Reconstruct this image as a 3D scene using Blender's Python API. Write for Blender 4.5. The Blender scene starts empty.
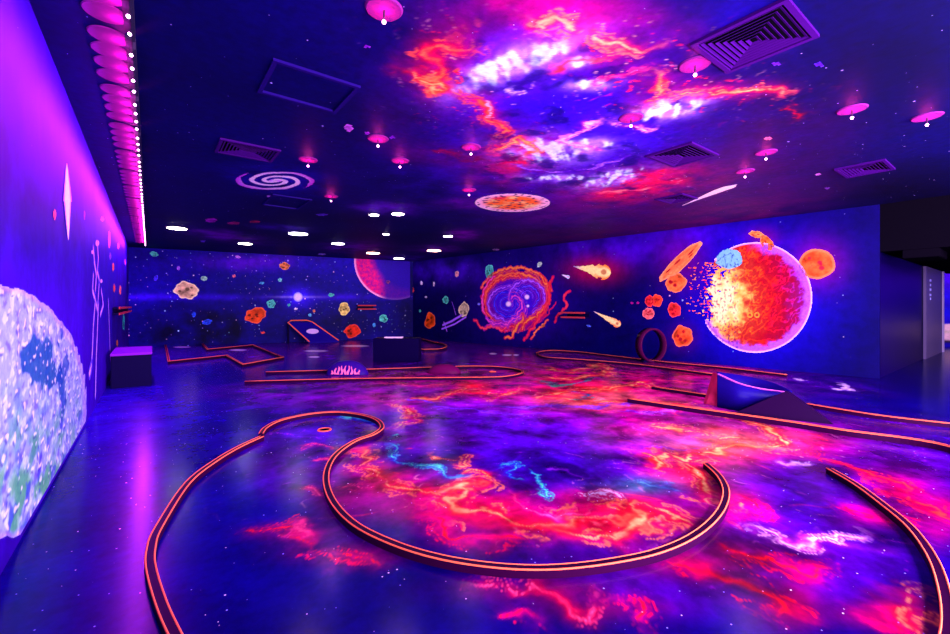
import bpy, bmesh, math, random
import numpy as np
from mathutils import Vector, Matrix

# ------------------------------------------------------------------ camera
W, H, FPX, CX, HY = 950, 634, 430.0, 475.0, 306.0
HC, CEIL = 1.35, 3.24                       # eye height, ceiling height
TH = math.radians(37.08)                    # camera is turned to the right of the room axis
S_, C_ = math.sin(TH), math.cos(TH)
FW, RT = (S_, C_), (C_, -S_)
scene = bpy.context.scene
COL = scene.collection
cam_d = bpy.data.cameras.new('camera')
cam_d.sensor_fit = 'HORIZONTAL'; cam_d.sensor_width = 36.0
cam_d.lens = 36.0 * FPX / W
cam_d.shift_y = (HY - H / 2) / W
cam_d.clip_start = 0.05; cam_d.clip_end = 200
cam = bpy.data.objects.new('camera', cam_d); COL.objects.link(cam)
cam.location = (0, 0, HC); cam.rotation_euler = (math.pi / 2, 0, -TH)
scene.camera = cam
scene.view_settings.view_transform = 'Standard'
scene.view_settings.look = 'None'
scene.view_settings.gamma = 1
scene.view_settings.use_curve_mapping = False
scene.view_settings.exposure = 0.85

# ------------------------------------------------------------------ light
world = bpy.data.worlds.new('world'); scene.world = world
world.use_nodes = True
bg = world.node_tree.nodes['Background']
bg.inputs[0].default_value = (0.30, 0.10, 1.0, 1); bg.inputs[1].default_value = 0.35

def lamp(kind, name, loc, energy, color, size=0.1, target=None, **kw):
    d = bpy.data.lights.new(name, kind); d.energy = energy; d.color = color
    if kind == 'AREA':
        d.shape = 'RECTANGLE'; d.size = size; d.size_y = kw.pop('size_y', size)
    else: d.shadow_soft_size = size
    for k, v in kw.items(): setattr(d, k, v)
    o = bpy.data.objects.new(name, d); COL.objects.link(o); o.location = loc
    if target is not None:
        o.rotation_euler = (Vector(target) - Vector(loc)).to_track_quat('-Z', 'Y').to_euler()
    return o

UV = (0.92, 0.60, 1.0)
# added fill: unseen area lights behind the viewpoint, standing in for black-light lamps
lamp('AREA', 'rear_fill', (4.0, -2.6, 0.5), 1000, UV, 8.0, (6.0, 8.0, 4.0), size_y=0.6)
lamp('AREA', 'rear_fill', (6.0, -2.6, 2.6), 850, UV, 8.0, (7.0, 9.0, 0.8), size_y=0.6)

# ------------------------------------------------------------------ helpers: colour and noise
def lin(r, g, b):
    a = np.array([r, g, b], float) / 255.0
    return np.where(a <= 0.04045, a / 12.92, ((a + 0.055) / 1.055) ** 2.4)

_rs = np.random.RandomState(7)
_perm = _rs.permutation(512); _perm = np.concatenate([_perm, _perm])
_gr = _rs.uniform(0, 2 * np.pi, 512); _gx, _gy = np.cos(_gr), np.sin(_gr)
def noise(x, y):
    x = np.asarray(x, float); y = np.asarray(y, float)
    xi = np.floor(x).astype(int); yi = np.floor(y).astype(int)
    xf = x - xi; yf = y - yi
    u = xf * xf * xf * (xf * (xf * 6 - 15) + 10); v = yf * yf * yf * (yf * (yf * 6 - 15) + 10)
    def g(a, b, dx, dy):
        h = _perm[(_perm[a & 511] + (b & 511)) & 511]
        return _gx[h] * dx + _gy[h] * dy
    n00 = g(xi, yi, xf, yf); n10 = g(xi + 1, yi, xf - 1, yf)
    n01 = g(xi, yi + 1, xf, yf - 1); n11 = g(xi + 1, yi + 1, xf - 1, yf - 1)
    return 1.41 * ((n00 * (1 - u) + n10 * u) * (1 - v) + (n01 * (1 - u) + n11 * u) * v)
def fbm(x, y, o=4):
    s = 0; a = 0.5
    for i in range(o):
        s = s + a * noise(x * 2 ** i + 17.3 * i, y * 2 ** i + 5.1 * i); a *= 0.5
    return s
def ridge(x, y, o=4, warp=0.6):
    wx = warp * fbm(x + 31, y - 12, 3); wy = warp * fbm(x - 9, y + 44, 3)
    s = 0; a = 0.6
    for i in range(o):
        s = s + a * (1 - np.abs(noise((x + wx) * 2 ** i + 3 * i, (y + wy) * 2 ** i - 7 * i)) * 2.2).clip(0, 1) ** 2
        a *= 0.45
    return s
def sstep(a, b, x):
    t = ((x - a) / (b - a)).clip(0, 1)
    return t * t * (3 - 2 * t)

# ------------------------------------------------------------------ helpers: surfaces that carry paint
class Surf:
    """A flat painted surface. 'h': horizontal at height z, coords (X, Y). 'w': upright through A-B, coords (s, z)."""
    def __init__(s, z=None, A=None, B=None):
        s.z = z
        if A is not None:
            s.A = np.array(A, float); s.B = np.array(B, float)
            s.L = np.linalg.norm(s.B - s.A); s.u = (s.B - s.A) / s.L
            n = np.array([-s.u[1], s.u[0]])
            if np.dot(n, -s.A) < 0: n = -n          # towards the viewer's side
            s.n = n
    def from_px(s, px, py):
        k = (px - CX) / FPX
        d = np.array([FW[0] + RT[0] * k, FW[1] + RT[1] * k]); dz = (HY - py) / FPX
        if s.z is not None:
            t = (s.z - HC) / dz
            return d * t
        t = np.dot(s.A, s.n) / np.dot(d, s.n)
        return np.array([np.dot(d * t - s.A, s.u), HC + dz * t])
    def to3(s, a, b, off=0.0):
        a = np.asarray(a, float); b = np.asarray(b, float)
        if s.z is not None:
            sg = 1 if s.z < HC else -1
            return np.stack([a, b, np.full_like(a, s.z + sg * off)], -1)
        return np.stack([s.A[0] + s.u[0] * a + s.n[0] * off, s.A[1] + s.u[1] * a + s.n[1] * off, b], -1)
    def to_px(s, a, b):
        p = s.to3(a, b)
        dep = p[..., 0] * FW[0] + p[..., 1] * FW[1]; lat = p[..., 0] * RT[0] + p[..., 1] * RT[1]
        ok = dep > 0.3; dd = np.where(ok, dep, 1)
        return np.where(ok, CX + FPX * lat / dd, -9999), np.where(ok, HY - FPX * (p[..., 2] - HC) / dd, -9999)

FLOOR, CEILS = Surf(z=0.0), Surf(z=CEIL)
LEFT = Surf(A=(-0.62, -3.0), B=(-0.55, 17.7))
BACK = Surf(A=(-0.55, 17.7), B=(8.93, 16.2))
RIGHT = Surf(A=(8.93, 16.2), B=(10.83, 1.84))

def at(px, py, z=0.0):
    """point of height z seen at a pixel"""
    p = Surf(z=z).from_px(px, py)
    return Vector((p[0], p[1], z))

def mesh_obj(name, verts, faces, mat, parent=None, smooth=False):
    me = bpy.data.meshes.new(name)
    me.from_pydata([tuple(v) for v in verts], [], [tuple(f) for f in faces]); me.validate()
    me.materials.append(mat)
    if smooth: me.polygons.foreach_set('use_smooth', [True] * len(me.polygons))
    o = bpy.data.objects.new(name, me); COL.objects.link(o); o.parent = parent
    return o

def patch(name, surf, av, bv, paint, mat, parent=None, off=0.0):
    """grid of paint on a surface; paint(a, b, px, py) -> rgb (linear), keep-mask or None"""
    Agrid, Bgrid = np.meshgrid(av, bv)
    a = Agrid.ravel(); b = Bgrid.ravel()
    px, py = surf.to_px(a, b)
    rgb, keep = paint(a, b, px, py)
    na, nb = len(av), len(bv)
    i = np.arange(na * nb).reshape(nb, na)
    q = np.stack([i[:-1, :-1], i[:-1, 1:], i[1:, 1:], i[1:, :-1]], -1).reshape(-1, 4)
    if keep is not None:
        q = q[keep[q].all(1)]
        used = np.unique(q); remap = -np.ones(na * nb, int); remap[used] = np.arange(len(used))
        q = remap[q]; a = a[used]; b = b[used]; rgb = rgb[used]
    P = surf.to3(a, b, off)
    if surf.z is not None and surf.z > HC: q = q[:, ::-1]
    elif surf.z is None:
        u3 = np.array([surf.u[0], surf.u[1], 0]); nn = np.cross(u3, [0, 0, 1])
        if nn[0] * surf.n[0] + nn[1] * surf.n[1] < 0: q = q[:, ::-1]
    me = bpy.data.meshes.new(name)
    me.vertices.add(len(P)); me.vertices.foreach_set('co', P.astype(np.float32).ravel())
    me.loops.add(len(q) * 4); me.loops.foreach_set('vertex_index', q.astype(np.int32).ravel())
    me.polygons.add(len(q)); me.polygons.foreach_set('loop_start', np.arange(0, len(q) * 4, 4, dtype=np.int32))
    me.update(calc_edges=True)
    c = np.ones((len(P), 4), np.float32); c[:, :3] = rgb.clip(0, 1) ** (1.4 if parent is None else 1.15)
    at_ = me.attributes.new('paint', 'FLOAT_COLOR', 'POINT'); at_.data.foreach_set('color', c.ravel())
    me.materials.append(mat)
    o = bpy.data.objects.new(name, me); COL.objects.link(o); o.parent = parent
    return o

def fractal(pts, jit, rng, depth=3):
    pts = [np.array(p, float) for p in pts]
    for k in range(depth):
        out = [pts[0]]
        for p, q in zip(pts, pts[1:]):
            d = q - p; n = np.array([-d[1], d[0]])
            out += [(p + q) / 2 + n * rng.uniform(-jit, jit), q]
        pts = out
    return pts

def segdist(a, b, pts, reach):
    """distance of every point to a polyline, only worked out within reach"""
    P = np.array(pts); D = np.full(a.shape, 1e3); T = np.zeros(a.shape)
    m = (a > P[:, 0].min() - reach) & (a < P[:, 0].max() + reach) & (b > P[:, 1].min() - reach) & (b < P[:, 1].max() + reach)
    idx = np.nonzero(m)[0]
    if len(idx) == 0: return D, T
    aa, bb = a[idx], b[idx]; d = np.full(aa.shape, 1e3); tt = np.zeros(aa.shape); n = len(P) - 1
    for k in range(n):
        p, q = P[k], P[k + 1]; e = q - p; L = max(e @ e, 1e-9)
        lo = np.minimum(p, q) - reach; hi = np.maximum(p, q) + reach
        j = np.nonzero((aa > lo[0]) & (aa < hi[0]) & (bb > lo[1]) & (bb < hi[1]))[0]
        if len(j) == 0: continue
        t = (((aa[j] - p[0]) * e[0] + (bb[j] - p[1]) * e[1]) / L).clip(0, 1)
        r = np.hypot(aa[j] - p[0] - t * e[0], bb[j] - p[1] - t * e[1])
        w = r < d[j]
        d[j[w]] = r[w]; tt[j[w]] = (k + t[w]) / n
    D[idx] = d; T[idx] = tt
    return D, T

def mixc(rgb, col, m):
    m = np.asarray(m)[:, None] if np.ndim(m) == 1 else m
    return rgb * (1 - m) + np.asarray(col) * m
def addc(rgb, col, m): return rgb + np.asarray(col) * np.asarray(m)[:, None]
def blob(px, py, cx, cy, rx, ry, rot=0.0, p=1.0):
    c, s = math.cos(math.radians(rot)), math.sin(math.radians(rot))
    x = (px - cx) * c + (py - cy) * s; y = -(px - cx) * s + (py - cy) * c
    return np.exp(-((x / rx) ** 2 + (y / ry) ** 2) * p)

# ------------------------------------------------------------------ materials
def new_mat(name):
    m = bpy.data.materials.new(name); m.use_nodes = True
    nt = m.node_tree; b = nt.nodes['Principled BSDF']
    return m, nt, b
def plain(name, rgb, rough=0.5, metal=0.0, grain=0.12, emit=None, bump=0.0, scale=30, spec=0.02):
    m, nt, b = new_mat(name)
    tc = nt.nodes.new('ShaderNodeTexCoord'); nz = nt.nodes.new('ShaderNodeTexNoise')
    nz.inputs['Scale'].default_value = scale; nz.inputs['Detail'].default_value = 4
    nt.links.new(tc.outputs['Object'], nz.inputs['Vector'])
    mr = nt.nodes.new('ShaderNodeMapRange')
    mr.inputs['To Min'].default_value = 1 - grain; mr.inputs['To Max'].default_value = 1 + grain
    nt.links.new(nz.outputs['Fac'], mr.inputs['Value'])
    vm = nt.nodes.new('ShaderNodeVectorMath'); vm.operation = 'SCALE'
    vm.inputs[0].default_value = tuple(rgb); nt.links.new(mr.outputs[0], vm.inputs['Scale'])
    nt.links.new(vm.outputs[0], b.inputs['Base Color'])
    b.inputs['Roughness'].default_value = rough; b.inputs['Metallic'].default_value = metal
    b.inputs['Specular IOR Level'].default_value = spec
    if bump:
        bp = nt.nodes.new('ShaderNodeBump'); bp.inputs['Strength'].default_value = bump; bp.inputs['Distance'].default_value = 0.01
        nt.links.new(nz.outputs['Fac'], bp.inputs['Height']); nt.links.new(bp.outputs[0], b.inputs['Normal'])
    if emit:
        b.inputs['Emission Color'].default_value = (*emit[:3], 1); b.inputs['Emission Strength'].default_value = emit[3]
    return m
def math_n(nt, op, a, b=None):
    n = nt.nodes.new('ShaderNodeMath'); n.operation = op
    for i, v in enumerate((a, b)):
        if v is None: continue
        if isinstance(v, (int, float)): n.inputs[i].default_value = v
        else: nt.links.new(v, n.inputs[i])
    return n.outputs[0]
def painted(name, rough=0.5, stars=(), breakup=0.25, bscale=14, spec=0.5, coat=0.0, bump=0.0):
    """paint held in the 'paint' attribute + speckle of painted stars (scale, size, chance, strength) + brush break-up"""
    m, nt, b = new_mat(name)
    at_ = nt.nodes.new('ShaderNodeAttribute'); at_.attribute_name = 'paint'
    tc = nt.nodes.new('ShaderNodeTexCoord')
    nz = nt.nodes.new('ShaderNodeTexNoise'); nz.inputs['Scale'].default_value = bscale; nz.inputs['Detail'].default_value = 6
    nz.inputs['Roughness'].default_value = 0.65
    nt.links.new(tc.outputs['Object'], nz.inputs['Vector'])
    mr = nt.nodes.new('ShaderNodeMapRange'); mr.inputs['From Min'].default_value = 0.3; mr.inputs['From Max'].default_value = 0.7
    mr.inputs['To Min'].default_value = 1 - breakup; mr.inputs['To Max'].default_value = 1 + breakup
    nt.links.new(nz.outputs['Fac'], mr.inputs['Value'])
    vm = nt.nodes.new('ShaderNodeVectorMath'); vm.operation = 'SCALE'
    nt.links.new(at_.outputs['Color'], vm.inputs[0]); nt.links.new(mr.outputs[0], vm.inputs['Scale'])
    cur = vm.outputs[0]
    for (sc, size, chance, stren) in stars:
        v = nt.nodes.new('ShaderNodeTexVoronoi'); v.inputs['Scale'].default_value = sc
        nt.links.new(tc.outputs['Object'], v.inputs['Vector'])
        sep = nt.nodes.new('ShaderNodeSeparateColor'); nt.links.new(v.outputs['Color'], sep.inputs[0])
        pick = math_n(nt, 'LESS_THAN', sep.outputs[0], chance)
        rad = math_n(nt, 'MULTIPLY', sep.outputs[1], size * sc)
        rad = math_n(nt, 'ADD', rad, size * sc * 0.35)
        d = math_n(nt, 'DIVIDE', v.outputs['Distance'], rad)
        d = math_n(nt, 'SUBTRACT', 1.0, d)
        mx = nt.nodes.new('ShaderNodeClamp'); nt.links.new(d, mx.inputs[0])
        f = math_n(nt, 'MULTIPLY', mx.outputs[0], 2.0)
        f = math_n(nt, 'MULTIPLY', f, pick); f = math_n(nt, 'MULTIPLY', f, stren)
        cr = nt.nodes.new('ShaderNodeValToRGB'); e = cr.color_ramp.elements
        e[0].position = 0; e[0].color = (0.25, 0.25, 1, 1); e[1].position = 1; e[1].color = (0.9, 0.75, 1, 1)
        for p_, c_ in ((0.35, (0.5, 0.3, 1, 1)), (0.6, (0.3, 0.85, 1, 1)), (0.8, (1, 0.45, 0.7, 1))):
            k = e.new(p_); k.color = c_
        nt.links.new(sep.outputs[2], cr.inputs[0])
        s2 = nt.nodes.new('ShaderNodeVectorMath'); s2.operation = 'SCALE'
        nt.links.new(cr.outputs[0], s2.inputs[0]); nt.links.new(f, s2.inputs['Scale'])
        ad = nt.nodes.new('ShaderNodeVectorMath'); ad.operation = 'ADD'
        nt.links.new(cur, ad.inputs[0]); nt.links.new(s2.outputs[0], ad.inputs[1])
        cur = ad.outputs[0]
    mn = nt.nodes.new('ShaderNodeVectorMath'); mn.operation = 'MINIMUM'; mn.inputs[1].default_value = (1, 1, 1)
    nt.links.new(cur, mn.inputs[0])
    nt.links.new(mn.outputs[0], b.inputs['Base Color'])
    b.inputs['Roughness'].default_value = rough; b.inputs['Specular IOR Level'].default_value = spec
    b.inputs['Coat Weight'].default_value = coat; b.inputs['Coat Roughness'].default_value = 0.12
    if bump:
        bp = nt.nodes.new('ShaderNodeBump'); bp.inputs['Strength'].default_value = bump; bp.inputs['Distance'].default_value = 0.004
        nt.links.new(nz.outputs['Fac'], bp.inputs['Height']); nt.links.new(bp.outputs[0], b.inputs['Normal'])
    return m

M = {}
M['floor'] = painted('floor_paint', 0.2, [(26, 0.0042, 0.28, 0.8), (9, 0.006, 0.10, 1.0)], 0.22, 18, spec=0.05, bump=0.03)
M['ceiling'] = painted('ceiling_paint', 0.6, [(18, 0.006, 0.14, 0.8), (5, 0.011, 0.30, 1.0)], 0.3, 12, spec=0.08)
M['wall_left'] = painted('left_wall_paint', 0.55, [(16, 0.007, 0.25, 0.8), (6, 0.013, 0.4, 1.0)], 0.2, 8, spec=0.04)
M['wall_back'] = painted('back_wall_paint', 0.5, [(7, 0.020, 0.42, 0.8), (3, 0.036, 0.30, 0.9), (11, 0.012, 0.4, 0.6)], 0.3, 6, spec=0.04)
M['wall_right'] = painted('right_wall_paint', 0.5, [(8, 0.014, 0.12, 0.35), (3, 0.022, 0.10, 0.6)], 0.25, 5, spec=0.04)
M['mural'] = painted('fluorescent_mural_paint', 0.5, (), 0.18, 22, spec=0.05)
M['black'] = plain('black_paint', (0.002, 0.0015, 0.004), 0.85, spec=0.0)
M['navy'] = plain('navy_paint', lin(9, 0, 56), 0.4)
M['darknavy'] = plain('dark_navy_board', lin(7, 0, 44), 0.5)
M['rail_top'] = plain('rail_maroon', lin(34, 1, 36), 0.4)
M['rail_edge'] = plain('rail_orange_edge', lin(250, 110, 70), 0.4)
M['rail_side'] = plain('rail_side_red', lin(90, 8, 30), 0.4)
M['vent'] = plain('vent_dark_violet', lin(50, 6, 90), 0.4)
M['hatch'] = plain('hatch_navy', lin(24, 6, 86), 0.5)
M['lampblack'] = plain('lamp_housing', (0.02, 0.015, 0.04), 0.35)
M['bulb'] = plain('lamp_bulb', (1, 0.4, 0.9), 0.4, emit=(1.0, 0.30, 0.80, 9))
M['led'] = plain('led_emitter', (1, 0.5, 1), 0.4, emit=(1.0, 0.45, 0.95, 7))
M['plate'] = plain('halo_plate', (.15, .010, .15), 0.6)  # for added discs that carry the lamps' pink halos
M['lit_grey'] = plain('grey_violet_panel', lin(90, 80, 120), 0.5)

def tag(o, label=None, cat=None, group=None, kind=None):
    if label: o['label'] = label
    if cat: o['category'] = cat
    if group: o['group'] = group
    if kind: o['kind'] = kind
    return o
def empty(name, loc, rz=0.0):
    o = bpy.data.objects.new(name, None); COL.objects.link(o); o.location = loc; o.rotation_euler = (0, 0, rz)
    o.empty_display_size = 0.1
    return o
def bm_obj(name, bm, mat, parent=None, smooth=False, bevel=0.0):
    if bevel: bmesh.ops.bevel(bm, geom=bm.edges[:], offset=bevel, segments=2, affect='EDGES', clamp_overlap=True)
    me = bpy.data.meshes.new(name); bm.to_mesh(me); bm.free(); me.materials.append(mat)
    if smooth: me.polygons.foreach_set('use_smooth', [True] * len(me.polygons))
    o = bpy.data.objects.new(name, me); COL.objects.link(o); o.parent = parent
    return o
def box(bm, x0, x1, y0, y1, z0, z1):
    r = bmesh.ops.create_cube(bm, size=1)
    bmesh.ops.scale(bm, vec=(x1 - x0, y1 - y0, z1 - z0), verts=r['verts'])
    bmesh.ops.translate(bm, vec=((x0 + x1) / 2, (y0 + y1) / 2, (z0 + z1) / 2), verts=r['verts'])
    return r['verts']
def cyl(bm, r1, r2, h, loc=(0, 0, 0), seg=20, rot=None):
    m = Matrix.Translation(loc) @ (rot or Matrix()) @ Matrix.Translation((0, 0, h / 2))
    return bmesh.ops.create_cone(bm, cap_ends=True, segments=seg, radius1=r1, radius2=r2, depth=h, matrix=m)['verts']

# ================================================================== THE SETTING
rng = np.random.RandomState(11)
def spaced(*pieces):
    out = []
    for a, b, d in pieces: out += list(np.arange(a, b - 1e-6, d))
    return np.array(out + [pieces[-1][1]])

class Paint:
    """brush strokes over a surface, strokes given as pixel polylines laid onto the surface"""
    def __init__(s, surf, a, b, rgb, px, py):
        s.surf, s.a, s.b, s.rgb, s.px, s.py = surf, a, b, rgb, px, py
        s.wob = fbm(a * 9, b * 9, 3)
        s.wob2 = fbm(a * 3.1 + 60, b * 3.1, 4); s.wob3 = fbm(a * 3.7 - 20, b * 3.7 + 9, 4); s.var2 = (1 + 2.2 * noise(a * 3.3 + 90, b * 3.3)).clip(0, 2)
        s.aw = a + .16 * noise(a * 1.7 + 3, b * 1.7) + .075 * noise(a * 5, b * 5 + 8) + .035 * noise(a * 11, b * 11) + .014 * noise(a * 27, b * 27)
        s.bw = b + .16 * noise(a * 1.7 - 30, b * 1.7) + .075 * noise(a * 5 + 50, b * 5) + .035 * noise(a * 11, b * 11 + 77) + .014 * noise(a * 27, b * 27 + 33)
        s.var = (1 + 1.5 * noise(a * 2.7 + 11, b * 2.7)).clip(.25, 2)
    def line(s, pts, w, col, glow=0.0, gcol=None, jit=0.09, st=1.0, gst=0.5, seed=None):
        r = np.random.RandomState(seed if seed is not None else int(abs(pts[0][0] * 7 + pts[0][1] * 13)) % 9999)
        P0 = [s.surf.from_px(*p) for p in pts]
        P = fractal(P0, jit, r, 3)
        D, T = segdist(s.aw, s.bw, P, max(w * 4, glow * 3.0))
        fade = (sstep(0, 0.12, T) * sstep(1.0, 0.85, T)) * 0.8 + 0.2
        gc = gcol if gcol is not None else col
        if glow:
            s.rgb = mixc(s.rgb, gc, (np.exp(-(D / (glow * 1.5)) ** 2) * gst * .7 * fade * (.7 + 1.6 * s.wob2)).clip(0, 1))
            s.rgb = mixc(s.rgb, gc, (np.exp(-(D / (glow * .55)) ** 2) * .75 * fade * s.var).clip(0, 1))
            # fine companion strands beside the main one
            for k in range(2):
                off = glow * (.9 + .5 * k) * (1 if k else -1)
                D2 = np.abs(D - abs(off) * (.6 + .9 * np.abs(s.wob2 if k else s.wob3)))
                s.rgb = mixc(s.rgb, mixc(np.tile(np.asarray(gc), (1, 1)), col, .55)[0], (np.exp(-(D2 / (w * .42)) ** 2) * .8 * fade * (s.var2 > .9) * (D < glow * 3)).clip(0, 1))
        D = np.abs(D + s.wob * w * 0.9)
        s.rgb = mixc(s.rgb, col, (np.exp(-(D / (w * .8 * s.var)) ** 2) * st * fade * (.35 + .65 * s.var2.clip(0, 1))).clip(0, 1))
    def cloud(s, cx, cy, rx, ry, col, st=1.0, rot=0, rough=0.8, sc=1.2, sharp=1.0):
        m = blob(s.px, s.py, cx, cy, rx, ry, rot, 1.0)
        n = fbm(s.a * sc + cx * .1, s.b * sc + cy * .1, 5)
        m = (m * (1 + rough * 2.2 * n)) * st
        if sharp > 1: m = sstep(0.5 - 0.5 / sharp, 0.5 + 0.5 / sharp, m)
        s.rgb = mixc(s.rgb, col, m.clip(0, 1))

HOT, RED, MAG, PNK = lin(255, 205, 135), lin(255, 50, 60), lin(225, 0, 130), lin(255, 110, 160)
VIO, BLU, WHT, TEAL = lin(120, 10, 215), lin(40, 10, 200), lin(240, 225, 255), lin(110, 255, 190)

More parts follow.
